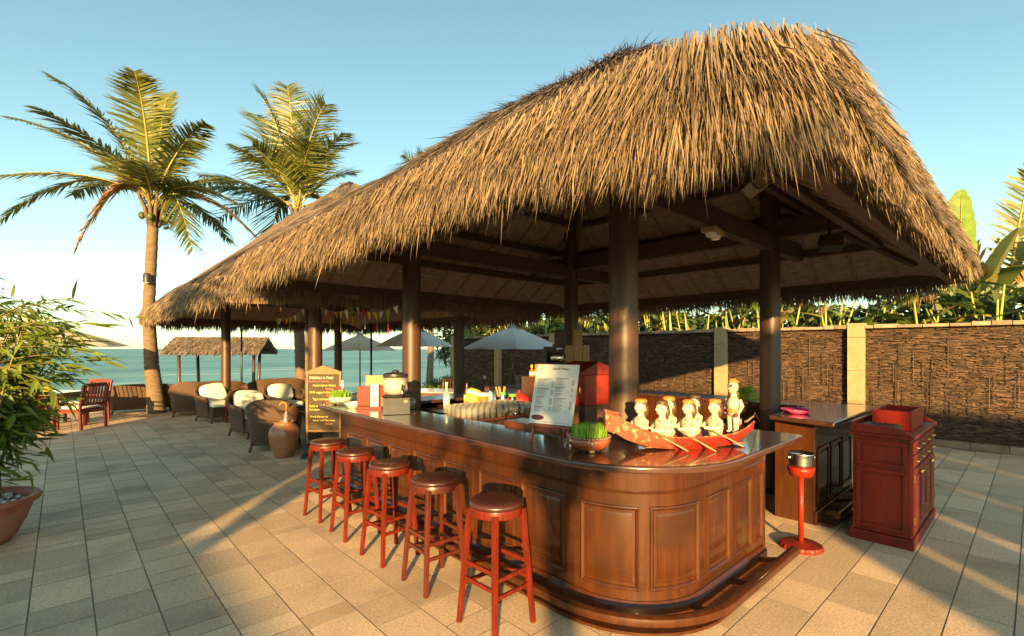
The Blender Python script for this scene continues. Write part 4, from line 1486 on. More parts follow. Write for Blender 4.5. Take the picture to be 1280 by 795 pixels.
MB().box(-.06, .06, -.03, .03, 0, .012).build('foot', 'palew', tm)

# ================================================================== parasols
def parasol(loc, label, rad, ztop, zrim, mat, lean=0.0, square=False):
    o = root('parasol', label, 'parasol', loc, rng.uniform(0, .6), 'parasols')
    MB().lathe([(.28, 0), (.28, .05), (.10, .09), (.04, .16), (0, .16)], 20).build('base', 'dsteel', o, smooth=True, auto=True)
    MB().tube([(0, 0, .05), (0, 0, ztop - .02)], .024, 10).build('pole', 'dwood', o, smooth=True)
    n_ = 8
    pts = [(rad * math.cos(2 * PI * k / n_), rad * math.sin(2 * PI * k / n_)) for k in range(n_)]
    for k in range(n_):
        (xa, ya), (xb, yb) = pts[k], pts[(k + 1) % n_]
        m = MB()
        rows = 6
        for i in range(rows + 1):
            f = .06 + .94 * i / rows
            z = zrim + (ztop - zrim) * (1 - f) ** .92
            for j in range(5):
                g_ = j / 4
                sag = .05 * math.sin(PI * g_) * f
                m.v.append(((xa + (xb - xa) * g_) * f * (1 - .03 * math.sin(PI * g_)), (ya + (yb - ya) * g_) * f * (1 - .03 * math.sin(PI * g_)), z - sag * .5))
        for i in range(rows):
            for j in range(4):
                a = i * 5 + j
                m.f.append((a, a + 5, a + 6, a + 1))
        # small valance
        m.build('canopy_panel', mat, o, smooth=True)
        MB().tube([(0, 0, ztop - .05), (xa * .99, ya * .99, zrim - .012)], .009, 5).build('rib', 'palew', o)
    MB().lathe([(.13, ztop - .045), (.10, ztop + .02), (.03, ztop + .05), (0, ztop + .06)], 12).build('vent_cap', mat, o, smooth=True)
    return o
def D3(u, d):
    l = (u - 640) / 607.6 * d
    return (d * fwd[0] + l * rgt[0], d * fwd[1] + l * rgt[1], 0)
parasol(D3(641, 12.9), 'blue-grey parasol open in front of the bark fence', 1.34, 2.26, 1.66, 'canvas')
parasol(D3(520, 15.6), 'blue-grey parasol near the sea, half behind a column', 1.25, 2.38, 1.74, 'canvas')
parasol(D3(450, 17.7), 'cream parasol with round top cap in front of the sea', 1.30, 2.18, 1.60, 'cream')
parasol((-.55, 14.75, 0), 'cream parasol above the table behind the bamboo', 1.75, 2.30, 1.72, 'cream')
# tables and chairs below them
dining_table(D3(545, 10.6), R(42), 'table with white top under the blue-grey parasols', wd=.5)
wood_chair(D3(528, 11.6), R(20), 'dark red chair at the sea side of the white table', 'dwood')
wood_chair(D3(560, 11.9), R(-60), 'dark red chair beside the column at the white table', 'dwood')
dining_table(D3(648, 12.0), R(0), 'dark table below the parasol at the bark fence', cloth=False)
wood_chair(D3(622, 12.6), R(60), 'dark chair against the bark fence left of the parasol pole', 'dwood')
wood_chair(D3(664, 12.8), R(-20), 'dark chair against the bark fence right of the parasol pole', 'dwood')

# shrubs on the sea side
for i, (u, d_, r_, h_) in enumerate(((548, 15.5, .7, .55), (556, 16, .6, .6), (395, 16.5, .5, .4))):
    o = root('shrub', ['low green shrub by the sea wall behind the white table', 'low green shrub by the sea wall next to the fence end', 'small shrub at the edge of the lounge'][i], 'shrub', D3(u, d_))
    n_ = 700
    dirs = nrg.normal(0, 1, (n_, 3))
    dirs /= np.linalg.norm(dirs, axis=1, keepdims=True)
    dirs[:, 2] = np.abs(dirs[:, 2])
    P0 = dirs * nrg.uniform(.3, 1, n_)[:, None] * np.array([r_, r_, h_]) + np.array([0, 0, .12])
    lf = ribbons('foliage', 'banana', None, P0, dirs + nrg.normal(0, .6, (n_, 3)), nrg.normal(0, 1, (n_, 3)), nrg.uniform(.1, .2, n_), nrg.uniform(.03, .06, n_), nrg.uniform(0, .05, n_))
    lf.parent = o
    MB().tube([(0, 0, 0), (0, 0, h_ * .7)], [.03, .015], 6).build('stem', 'cane', o)

# railing at the sea edge
rail_ = root('railing', 'dark metal railing along the sea edge', 'railing', (0, 17.0, 0), local=False)
for y_ in (.42, .16):
    MB().bar((-6, 17.0, y_), (1.6, 17.0, y_), .03, .03).build('rail', 'black', rail_)
for k in range(20):
    x = -6 + .4 * k
    MB().box(x - .022, x + .022, 16.978, 17.022, 0, .52).build('post', 'black', rail_)

# slim dark poles
for (u, d_, h_, lb) in ((302, 14.9, 2.35, 'slim dark pole in front of the beach hut'), (464, 13.5, 2.35, 'slim dark pole beside the cream parasol'), (383.5, 8.15, 2.7, 'slim grey pole against the chalkboard column')):
    o = root('slim_pole', lb, 'pole', D3(u, d_))
    MB().tube([(0, 0, 0), (0, 0, h_)], .028, 10).build('shaft', 'black' if d_ > 9 else 'trunk', o, smooth=True)
    MB().box(-.07, .07, -.07, .07, 0, .012).build('foot_plate', 'black', o)

# ---- beach hut
hut = root('beach_hut', 'small open thatched hut on the beach in front of the sea', 'hut', D3(278, 19.5)[:2] + (-1.95,), CAM_A - R(90) + R(8))
for (x, y, lx) in ((-1.35, -.5, .03), (-1.15, .6, .12), (1.35, -.5, -.05), (1.15, .6, -.12)):
    MB().tube([(x + lx, y, 0), (x, y, 1.9), (x - lx * .5, y, 3.75)], [.07, .065, .06], 8).build('post', 'post', hut, smooth=True)
m = MB()
hz = 3.45
m.sweep([[(x, -1.05, hz), (x, 0, hz + .62), (x, 1.05, hz), (x, 1.0, hz - .07), (x, 0, hz + .5), (x, -1.0, hz - .07)] for x in (-1.75, 1.75)])
m.build('roof', 'thatch', hut)
n_ = 2600
xx = nrg.uniform(-1.75, 1.75, n_)
tt = nrg.uniform(0, 1, n_)
sg = nrg.choice([-1, 1], n_)
P0 = np.stack([xx, sg * 1.05 * tt, hz + .62 * (1 - tt) + .02], 1)
D = np.stack([nrg.normal(0, .15, n_), sg * 1.0, np.full(n_, -.62)], 1)
lf = ribbons('straw', 'straw', None, P0, D, np.tile(np.array([[0, 0, 1.0]]), (n_, 1)), nrg.uniform(.15, .35, n_), nrg.uniform(.02, .05, n_), nrg.uniform(.02, .06, n_))
lf.parent = hut
MB().bar((-1.5, -.5, hz + .1), (1.5, -.5, hz + .1), .07, .07).build('beam', 'post', hut)
MB().bar((-1.5, .6, hz + .1), (1.5, .6, hz + .1), .07, .07).build('beam', 'post', hut)
o = root('planter', 'small yellow planter with a plant below the beach hut', 'planter', D3(233, 16.2))
MB().lathe([(.09, 0), (.14, .02), (.16, .3), (.14, .3), (0, .28)], 14).build('pot', 'yellow', o, smooth=True, auto=True)
P0 = nrg.normal(0, .05, (90, 3)) + np.array([0, 0, .3])
lf = ribbons('foliage', 'grass', None, P0, nrg.normal(0, .5, (90, 3)) + np.array([0, 0, 1.0]), nrg.normal(0, 1, (90, 3)), nrg.uniform(.1, .25, 90), nrg.uniform(.02, .04, 90), nrg.uniform(0, .06, 90))
lf.parent = o

# ================================================================== umbrella jar and chalkboard
o = root('umbrella_jar', 'brown glazed jar on the paving holding an umbrella', 'jar', (2.50, 7.84, 0))
MB().lathe([(.10, 0), (.125, 0), (.14, .03), (.20, .20), (.222, .34), (.205, .43), (.15, .495), (.135, .515), (.15, .53), (.15, .54), (.13, .54), (.12, .51), (.0, .10)], 36).build('body', 'jar', o, smooth=True)
o = root('umbrella', 'folded umbrella with orange hook handle standing in the jar', 'umbrella', (2.50, 7.84, .12))
MB().tube([(0, 0, 0), (.02, 0, .30), (.03, 0, .56)], [.012, .05, .018], 10).build('canopy', 'flagw', o, smooth=True)
m = MB()
for k in range(4):
    m.tube([(.015 + .045 * math.cos(k * 1.6), .045 * math.sin(k * 1.6), .30), (.03 + .018 * math.cos(k * 1.6), .018 * math.sin(k * 1.6), .555)], [.010, .004], 5)
m.build('stripe', 'pink', o, smooth=True)
h_ = [(.03, 0, .55), (.032, 0, .66)] + [(.032 + .05 * (1 - math.cos(a)) * rgt[0] * -1, .05 * (1 - math.cos(a)) * rgt[1] * -1, .66 + .05 * math.sin(a)) for a in (.5, 1.0, 1.57, 2.1, 2.7, 3.14)]
MB().tube(h_, .011, 8).build('handle', 'orangep', o, smooth=True)

SZ = CAM_A - R(90)
sg_ = root('chalkboard_sign', 'wooden chalkboard sign with handwritten drink list on a stand', 'sign', (2.93, 7.38, 0), SZ)
MB().box(-.235, .235, -.012, .012, .42, 1.26).build('board', 'board', sg_)
fr_ = []
for (a, b_, c_, d_) in ((-.27, -.235, .16, 1.28), (.235, .27, .16, 1.28)):
    MB().box(a, b_, -.022, .022, .06, d_).build('upright', 'frame', sg_, bevel=.003)
m = MB()
m.sweep([[(-.275, y, 1.262), (.275, y, 1.262), (.275, y, 1.30), (0, y, 1.40), (-.275, y, 1.30)] for y in (-.024, .024)])
m.build('crest', 'frame', sg_, bevel=.003)
for z, hgt in ((.385, .033), (.235, .022)):
    MB().box(-.235, .235, -.018, .018, z, z + hgt).build('cross_rail', 'frame', sg_)
for x in (-.25, .25):
    m = MB().box(x - .025, x + .025, -.2, .2, .02, .062)
    m.build('foot', 'black', sg_, bevel=.006)
    MB().bar((x, -.14, .06), (x, -.02, .2), .02, .02).build('brace', 'black', sg_)
    MB().bar((x, .14, .06), (x, .02, .2), .02, .02).build('brace', 'black', sg_)
lines = [('SPECIALS & THAI', 'chalkw', 1.19, .058, -.225), ('from 5 pm to 9 pm daily', 'chalkr', 1.145, .036, -.225), ('Curry red or Green', 'chalky', 1.08, .050, -.165), ('250.000', 'chalkr', 1.025, .042, .03),
         ('Chilli veggie in lime', 'chalky', .975, .048, -.215), ('190.000', 'chalkr', .925, .042, .03), ('Tiger and lemon', 'chalky', .87, .048, -.165), ('210.000', 'chalkr', .82, .042, .03),
         ('Salad chicken or Thai', 'chalky', .765, .048, -.215), ('hot sauce', 'chalky', .715, .046, -.215), ('Fried shrimp w/', 'chalky', .605, .050, -.205), ('lemon and Thai sauce', 'chalky', .55, .045, -.165), ('350.000', 'chalkr', .495, .042, .02)]
for tx, mt, z, sz, x in lines:
    text_mesh(tx, sz * .92, mt, 'lettering', sg_, Matrix.Translation((x, -.0135, z)) @ Matrix.Rotation(R(90), 4, 'X') @ Matrix.Scale(.93, 4, (1, 0, 0)))

# ================================================================== bunting under the far roof
def bunting(pts, label, n_):
    o = root('bunting', label, 'bunting', pts[0], local=False)
    pts = [Vector(p) for p in pts]
    def q(t):
        t *= len(pts) - 1
        k = min(int(t), len(pts) - 2)
        f = t - k
        p = pts[k].lerp(pts[k + 1], f)
        return p - Vector((0, 0, .10 * math.sin(PI * f)))
    MB().tube([q(i / 24) for i in range(25)], .004, 5).build('cord', 'black', o)
    mats = ['flagg', 'flagw', 'flagr', 'flagy', 'flagy', 'flagw']
    for i in range(n_):
        t = (i + .5) / n_
        p = q(t)
        d = (q(min(1, t + .01)) - q(max(0, t - .01))).normalized()
        s = rng.uniform(.07, .095)
        bl = Vector((rng.uniform(-.03, .03), rng.uniform(-.03, .03), -s * rng.uniform(1.2, 1.9)))
        nrm = Vector((-d.y, d.x, 0)) * .012
        m = MB()
        A, B, C = p - d * s * .8, p + d * s * .8, p + bl
        m.add([A, B, (A + B) / 2 + nrm * 2 + bl * .4, C], [(0, 2, 1), (0, 3, 2), (2, 3, 1)])
        fl = m.build('flag', mats[i % 6], o)
        if i % 2 == 0:
            MB().bar(C, C - Vector((0, 0, rng.uniform(.12, .2))), .012, .004).build('streamer', rng.choice(['flagy', 'flagr', 'flagw']), fl)
bunting([(2.9, 9.6, 2.24), (2.95, 8.25, 2.34)], 'colourful bunting left of the chalkboard column', 8)
bunting([(3.1, 8.0, 2.36), (3.1, 6.7, 2.28), (3.05, 5.35, 2.20)], 'colourful bunting strung between the bar columns', 14)

# ================================================================== things on the bar
def grass_pot(loc, label, r_, hgt, mat_bowl, mat_rim, feet=True, blade=.085, n_=420, square=False):
    o = root('grass_pot', label, 'grass pot', loc, 0, 'pots of clipped wheat grass')
    if square:
        MB().box(-r_, r_, -r_ * .6, r_ * .6, 0, hgt).build('bowl', mat_bowl, o, bevel=.006)
    else:
        MB().lathe([(r_ * .55, .012), (r_ * .7, .012), (r_ * .95, hgt * .42), (r_ * 1.0, hgt * .68), (r_ * .93, hgt * .86), (r_ * .8, hgt * .90), (0, hgt * .88)], 40).build('bowl', mat_bowl, o, smooth=True)
        if mat_rim:
            m = MB()
            k_ = 30
            for k in range(k_):
                a = 2 * PI * k / k_
                m.ell((r_ * .93 * math.cos(a), r_ * .93 * math.sin(a), hgt * .88), r_ * .105, r_ * .105, hgt * .09, 8, 6)
            m.build('rope_rim', mat_rim, o, smooth=True)
            for a in (-2.35, .8):
                MB().ell((r_ * 1.0 * math.cos(a), r_ * 1.0 * math.sin(a), hgt * .62), .012, .012, .022, 8, 6).build('stud', mat_rim, o, smooth=True)
        if feet:
            for k in range(3):
                a = -2.3 + k * 2.1
                MB().ell((r_ * .62 * math.cos(a), r_ * .62 * math.sin(a), .010), .022, .022, .010, 8, 5).build('foot', 'palew', o, smooth=True)
    rr = np.sqrt(nrg.uniform(0, 1, n_)) * r_ * .82
    aa = nrg.uniform(0, 2 * PI, n_)
    if square:
        P0 = np.stack([nrg.uniform(-r_ * .92, r_ * .92, n_), nrg.uniform(-r_ * .52, r_ * .52, n_), np.full(n_, hgt * .9)], 1)
    else:
        P0 = np.stack([rr * np.cos(aa), rr * np.sin(aa), np.full(n_, hgt * .86)], 1)
    D = nrg.normal(0, .11, (n_, 3)) + np.array([0, 0, 1.0])
    lf = ribbons('grass', 'grass', None, P0, D, nrg.normal(0, 1, (n_, 3)) * np.array([1, 1, 0]), nrg.uniform(.75, 1.08, n_) * blade, nrg.uniform(.0035, .006, n_), np.zeros(n_))
    lf.parent = o
    return o
grass_pot((2.475, 1.945, 1.0), 'brown glazed bowl of green wheat grass beside the puppet boat', .135, .105, 'bowl', 'rimg')
grass_pot((2.40, 5.55, 1.0), 'pale green glazed bowl of wheat grass at the end of the bar', .135, .10, 'celadon', None)
grass_pot((6.50, 2.55, 1.005), 'yellow-green square pot of wheat grass on the back counter', .16, .09, 'flagg', None, square=True, n_=260)

o = root('bowl', 'white shallow bowl near the end of the bar', 'bowl', (2.36, 5.12, 1.0))
MB().lathe([(.05, 0), (.06, 0), (.065, .012), (.095, .045), (.10, .062), (.094, .062), (.085, .045), (.05, .02), (0, .02)], 32).build('body', 'white', o, smooth=True)

# little puppet stuck in the far grass pot
o = root('rider_puppet', 'tiny red and white puppet in the pale green grass pot', 'puppet', (2.42, 5.55, 1.16))
MB().tube([(0, 0, -.05), (0, 0, .02)], .004, 6).build('stick', 'palew', o)
MB().ell((0, 0, .05), .022, .018, .035, 10, 8).add(*(lambda q: (q.v, q.f))(MB().ell((0, 0, .10), .018, .017, .02, 10, 8))).build('body', 'white', o, smooth=True)
MB().ell((-.035, .0, .035), .035, .014, .02, 10, 6).build('wings', 'flagr', o, smooth=True)

# menu stand
o = root('menu_rack', 'red rack holding cream menus beside the water dispenser', 'menu rack', (2.42, 4.86, 1.0), SZ)
MB().box(-.15, .15, .0, .10, .0, .03).build('base', 'red', o, bevel=.003)
MB().box(-.15, -.01, .05, .09, .031, .245).build('red_folder', 'red', o, bevel=.004)
MB().box(.0, .15, .045, .088, .031, .255).build('red_folder', 'flagr', o, bevel=.004)
MB().box(-.07, .125, .091, .11, .031, .36).build('menu_cover', 'palew', o, bevel=.003)
mc = MB().box(.01, .095, -.004, .008, .031, .275).build('menu_card', 'paper', o)
MB().box(.045, .06, -.0055, -.0045, .075, .14).build('picture', 'orangep', mc)
MB().box(.047, .058, -.0055, -.0045, .19, .205).build('emblem', 'ink', mc)

# drinks dispenser on a steel box
o = root('drinks_dispenser', 'round glass drinks dispenser with black lid on a steel stand', 'dispenser', (2.46, 4.38, 1.0), SZ + R(20))
MB().box(-.13, .13, -.12, .12, .0, .17).build('stand', 'dsteel', o, bevel=.006)
MB().box(.07, .10, -.1225, -.1205, .12, .145).build('badge', 'palew', o)
MB().lathe([(.09, .172), (.135, .172), (.14, .18), (.09, .19)], 32).build('drip_ring', 'black', o, smooth=True, auto=True)
MB().lathe([(.08, .192), (.105, .20), (.122, .25), (.12, .32), (.112, .365), (.108, .365), (.116, .32), (.117, .25), (.10, .205), (.0, .197)], 36).build('vessel', 'glass', o, smooth=True)
MB().lathe([(0, .206), (.095, .207), (.112, .25), (.112, .31), (0, .311)], 28).build('drink', 'milk', o, smooth=True)
MB().lathe([(.09, .366), (.122, .366), (.126, .376), (.12, .40), (.06, .412), (0, .412)], 32).build('lid', 'black', o, smooth=True, auto=True)
MB().ell((0, 0, .422), .035, .035, .018, 12, 7).build('knob', 'black', o, smooth=True)
MB().tube([(.04, -.115, .25), (.045, -.17, .245), (.046, -.172, .18)], [.016, .015, .010], 10).build('tap', 'steel', o, smooth=True)
MB().tube([(.045, -.165, .25), (.045, -.165, .30)], [.007, .010], 8).build('tap_lever', 'black', o)

# snack menu board on easel
mn = root('menu_board', 'white snack menu board leaning on a small wooden easel', 'menu board', (2.50, 2.30, 1.0), R(-75))
lean = R(17)
BM = Matrix.Translation((0, -.015, .125)) @ Matrix.Rotation(-lean, 4, 'X')
def bb(m, *a):
    return m.box(*a, mat=BM)
brd = bb(MB(), -.168, .168, -.004, .004, 0, .43).build('board', 'paper', mn)
def onb(x0, x1, z0, z1, mat, name='print_line'):
    bb(MB(), x0, x1, -.0052, -.0042, z0, z1).build(name, mat, brd)
text_mesh('Snack Menu', .027, 'ink', 'lettering', brd, BM @ Matrix.Translation((-.035, -.0055, .39)) @ Matrix.Rotation(R(90), 4, 'X'))
m = MB()
for k in range(3):
    m.tube([BM @ Vector((-.12 + .018 * math.cos(a + k), -.005, .385 + .012 * math.sin(a + k) - .004 * k)) for a in np.linspace(.2, 2.4, 7)], .0012, 4)
m.build('emblem', 'ink', brd)
m = MB()
m.add([BM @ Vector((-.105 + .052 * math.cos(a), -.0052, .042 + .019 * math.sin(a))) for a in np.linspace(0, 2 * PI, 24, endpoint=False)], [tuple(range(24))[::-1]])
m.build('oval_badge', 'plum', brd)
def block(x0, zt, nlin, wmax, head=True):
    z = zt
    mh, ml = MB(), MB()
    for i in range(nlin):
        hd_ = head and i == 0
        x = x0
        xe = x0 + (wmax * (.95 if hd_ else rng.uniform(.45, .85)))
        while x < xe:
            wl_ = rng.uniform(.008, .02)
            bb(mh if hd_ else ml, x, min(xe, x + wl_), -.0052, -.0042, z, z + (.0048 if hd_ else .0032))
            x += wl_ + .0025
        z -= .0078
    if mh.v:
        mh.build('print_heading', 'ink', brd)
    ml.build('print_text', 'inkl', brd)
    return z
def prices(x0, zt, nlin):
    ml = MB()
    for i in range(nlin):
        bb(ml, x0, x0 + .02, -.0052, -.0042, zt - .0078 * i, zt - .0078 * i + .0036)
    ml.build('print_price', 'inkl', brd)
block(-.14, .318, 7, .095); prices(-.028, .30, 6)
block(-.14, .248, 6, .10); prices(-.028, .236, 5)
block(-.14, .188, 8, .075); prices(-.028, .178, 6)
block(-.14, .115, 5, .07); prices(-.028, .118, 4)
block(.005, .325, 7, .10); prices(.128, .318, 6)
block(.005, .262, 5, .075); prices(.128, .255, 3)
block(.005, .215, 3, .06); prices(.128, .208, 2)
block(.005, .183, 13, .095); prices(.128, .165, 8)
onb(-.06, .15, .012, .014, 'inkl')
for x in (-.125, .125):
    MB().bar((x * 1.12, -.038, .0), (x * .85, .132, .50), .018, .014, up=(1, 0, 0)).build('easel_leg', 'orangew', mn, bevel=.002)
MB().bar((0, .17, 0), (0, .075, .30), .018, .014, up=(1, 0, 0)).build('easel_leg', 'orangew', mn)
MB().box(-.16, .16, -.048, -.008, .108, .122).build('easel_ledge', 'orangew', mn, bevel=.002)
for x in (-.095, -.06):
    pass

# ================================================================== rowing boat with puppets
BA = math.atan2(-.52, .93)
BO = Vector((3.03, 1.60, 1.0))
BS = .93
boat = root('puppet_boat', 'long carved red boat full of puppets on the bar corner', 'boat', BO, BA)
boat.scale = (BS, BS, BS)
def hull_ring(x):
    K = [(-.57, .15, .262, .012), (-.53, .12, .243, .035), (-.46, .075, .192, .06), (-.36, .04, .145, .092), (-.24, .014, .105, .118), (-.10, .0, .088, .13), (.20, .0, .088, .13), (.34, .012, .10, .118), (.44, .045, .13, .10), (.535, .095, .175, .075)]
    for a, b_ in zip(K[:-1], K[1:]):
        if a[0] - 1e-6 <= x <= b_[0] + 1e-6:
            f = (x - a[0]) / (b_[0] - a[0])
            k, g_, w_ = [a[i] + (b_[i] - a[i]) * f for i in (1, 2, 3)]
    t = .014
    h_ = g_ - k
    return [(x, -w_, g_), (x, -w_ * .93, k + h_ * .45), (x, -w_ * .66, k), (x, w_ * .66, k), (x, w_ * .93, k + h_ * .45), (x, w_, g_), (x, w_ - t, g_ - .001), (x, (w_ - t) * .9, k + h_ * .45), (x, (w_ - t) * .6, k + .014), (x, -(w_ - t) * .6, k + .014), (x, -(w_ - t) * .9, k + h_ * .45), (x, -(w_ - t), g_ - .001)]
xs = np.linspace(-.14, .535, 15)
MB().sweep([hull_ring(x) for x in xs]).build('hull', 'redp', boat, smooth=True, auto=True)
xs = np.linspace(-.57, -.141, 14)
bow = MB().sweep([hull_ring(x) for x in xs]).build('bow', 'bowp', boat, smooth=True, auto=True)
for yy in (-1, 1):
    m = MB()
    pts = []
    for x in np.linspace(-.56, .53, 26):
        r_ = hull_ring(x)
        q = Vector(r_[0] if yy < 0 else r_[5])
        pts.append((q.x, q.y + yy * .004, q.z))
    m.tube(pts, .0075, 6)
    m.build('gunwale', 'bowp', boat, smooth=True)
# carved scroll at the bow, stern plate
m = MB()
for yy in (-1, 1):
    pts = []
    for a in np.linspace(0, 2.1 * PI, 26):
        r_ = .035 * (1 - a / (2.5 * PI)) + .005
        q = hull_ring(-.46)[0 if yy < 0 else 5]
        pts.append((-.475 + r_ * math.cos(a), q[1] + yy * .006, .165 + r_ * math.sin(a)))
    m.tube(pts, .005, 6)
m.build('scroll', 'palew', bow, smooth=True)
MB().sweep([[(-.60 + .0, y, .14), (-.535, y, .115), (-.51, y, .23), (-.50, y, .265), (-.545, y, .27), (-.605, y, .29)] for y in (-.018, .018)]).build('figurehead', 'bowp', boat, bevel=.005)
MB().box(-.33, .47, -.07, .07, .018, .026).build('deck', 'bowp', boat)

def puppet_mesh(stand=False, pose=0):
    m = MB()
    if stand:
        m.ell((0, 0, .205), .042, .05, .065, 14, 10)
        m.ell((0, 0, .15), .040, .047, .04, 14, 8)
        for s in (-1, 1):
            m.tube([(0, s * .024, .16), (-.004, s * .026, .08), (0, s * .026, .012)], [.028, .022, .017], 10)
            m.ell((-.014, s * .026, .010), .028, .015, .010, 10, 6)
            m.tube([(0, s * .052, .245), (.006, s * .072, .20), (-.012, s * .06, .155)], [.017, .015, .012], 8)
            m.ell((-.016, s * .056, .148), .013, .011, .016, 8, 6)
        hz_ = .335
        m.tube([(0, 0, .25), (0, 0, .30)], [.026, .02], 10)
        hs = 1.18
    else:
        m.ell((0, 0, .085), .040, .046, .075, 14, 10)
        m.ell((-.006, 0, .125), .036, .047, .035, 14, 8)
        for s in (-1, 1):
            z = .10 - .012 * pose
            m.tube([(0, s * .044, .135), (-.018, s * .064, z), (-.065, s * .045, .092), (-.085, s * .035, .096)], [.017, .015, .012, .009], 8)
            m.ell((-.092, s * .033, .097), .013, .010, .011, 8, 6)
        hz_ = .213
        m.tube([(0, 0, .14), (-.002, 0, .185)], [.022, .017], 10)
        hs = 1.0
    hx_ = -.004
    m.ell((hx_, 0, hz_), .034 * hs, .030 * hs, .041 * hs, 14, 10)
    m.ell((hx_ - .012 * hs, 0, hz_ - .016 * hs), .024 * hs, .022 * hs, .026 * hs, 12, 8)
    m.ell((hx_ - .036 * hs, 0, hz_ - .006 * hs), .008 * hs, .0055 * hs, .010 * hs, 8, 6)
    for s in (-1, 1):
        m.ell((hx_ + .004, s * .031 * hs, hz_ - .002), .009, .005, .013, 8, 6)
    return m, hx_, hz_, hs
def add_puppet(local, yaw, label, stand=False, pose=0, hatm='orangep', hairm='hair'):
    w_ = Matrix.Translation(BO) @ Matrix.Rotation(BA, 4, 'Z') @ (Vector(local) * BS)
    o = root('standing_puppet' if stand else 'rower_puppet', label, 'puppet', w_, BA + yaw, 'puppets in the boat')
    m, hx_, hz_, hs = puppet_mesh(stand, pose)
    o.scale = (.93,) * 3 if stand else (1.14,) * 3
    bd = m.build('body', 'skin', o, smooth=True, center=False)
    md = bd.modifiers.new('remesh', 'REMESH')
    md.mode = 'VOXEL'
    md.voxel_size = .0042
    md.use_smooth_shade = True
    sm = bd.modifiers.new('smooth', 'SMOOTH')
    sm.factor = .5
    sm.iterations = 3
    for s in (-1, 1):
        MB().ell((hx_ - .031 * hs, s * .0125 * hs, hz_ + .004 * hs), .003, .0055 * hs, .0025 * hs, 8, 5).build('eye', 'blackp', o)
        MB().bar((hx_ - .031 * hs, s * .006 * hs, hz_ + .013 * hs), (hx_ - .028 * hs, s * .021 * hs, hz_ + .014 * hs), .003, .003).build('brow', 'blackp', o)
    MB().ell((hx_ - .033 * hs, 0, hz_ - .021 * hs), .004, .008 * hs, .003 * hs, 8, 5).build('mouth', 'flagr', o)
    if not stand:
        m = MB()
        m.ell((hx_ + .006, 0, hz_ + .012), .035, .034, .038, 14, 10)
        m.tube([(hx_ + .028, 0, hz_ + .01), (hx_ + .036, 0, hz_ - .035), (hx_ + .030, 0, hz_ - .07)], [.020, .019, .008], 8)
        # the face stays free: hair sits behind it
        m.v = [(max(v[0], hx_ - .016 + (.02 if v[2] < hz_ + .02 else 0)), v[1], v[2]) for v in m.v]
        m.build('hair', hairm, o, smooth=True)
        m = MB()
        m.lathe([(.0335, hz_ + .022), (.0362, hz_ + .024), (.0355, hz_ + .035), (.030, hz_ + .042), (.0, hz_ + .047)], 16, (hx_, 0, 0), wob=lambda t, z: 1 + .05 * math.sin(6 * t))
        m.build('headband', hatm, o, smooth=True)
    else:
        m = MB()
        m.lathe([(.036, hz_ + .032), (.039, hz_ + .036), (.034, hz_ + .046), (0, hz_ + .052)], 16, (hx_ + .004, 0, 0))
        m.build('hair', 'orangep', o, smooth=True)
        for k in range(3):
            MB().ell((hx_ - .02 + .02 * k, 0, hz_ + .052), .009, .009, .009, 8, 5).build('topknot', 'orangep', o)
        MB().lathe([(.043, .150), (.047, .154), (.047, .172), (.043, .176)], 18, (0, 0, 0), sx=.98, sy=1.09).build('belt', 'orangep', o, smooth=True)
        MB().ell((-.03, -.052, .135), .015, .015, .016, 10, 7).build('red_ball', 'flagr', o, smooth=True)
    return o
add_puppet((-.19, -.045, .026), R(8), 'near rower puppet closest to the boat bow', hatm='hair', pose=1)
add_puppet((.02, -.045, .026), R(5), 'near rower puppet in the middle of the boat')
add_puppet((.23, -.045, .026), R(3), 'near rower puppet in front of the standing figure')
add_puppet((-.30, .05, .03), R(9), 'far rower puppet closest to the boat bow')
add_puppet((-.08, .05, .042), R(8), 'far rower puppet with orange headband mid boat')
add_puppet((.13, .05, .05), R(6), 'far rower puppet with dark hair at the stern side', hatm='hair', hairm='blackp')
add_puppet((.41, -.01, .085), R(10), 'standing cream puppet at the stern of the boat', stand=True)
def oar(a, b_, label, blade=True):
    mt = Matrix.Translation(BO) @ Matrix.Rotation(BA, 4, 'Z') @ Matrix.Scale(BS, 4)
    A, B = mt @ Vector(a), mt @ Vector(b_)
    o = root('oar', label, 'oar', B, 0, 'oars of the boat', local=False)
    MB().tube([A, B], .0055, 6).build('shaft', 'palew', o, smooth=True)
    if blade:
        d = (B - A).normalized()
        MB().bar(B - d * .09, B + d * .015, .03, .006).build('blade', 'palew', o, bevel=.002)
oar((-.29, -.085, .13), (-.10, -.19, .02), 'oar of the rower nearest the bow')
oar((-.08, -.085, .13), (.10, -.21, .012), 'oar of the rower mid boat')
oar((.13, -.085, .15), (.33, -.19, .03), 'broad oar of the rower nearest the stern')
oar((.24, .02, .30), (.33, -.01, .14), 'oar raised beside the standing puppet', False)
o = root('stick', 'thin pale control stick lying behind the puppet boat', 'stick', (3.75, 1.42, 1.12), local=False)
MB().tube([(3.50, 1.38, 1.14), (3.95, 1.50, 1.125)], [.009, .006], 6).build('rod', 'palew', o)
MB().tube([(3.95, 1.50, 1.125), (4.3, 1.62, 1.11), (4.5, 1.66, 1.02)], .003, 5).build('wire', 'steel', o)

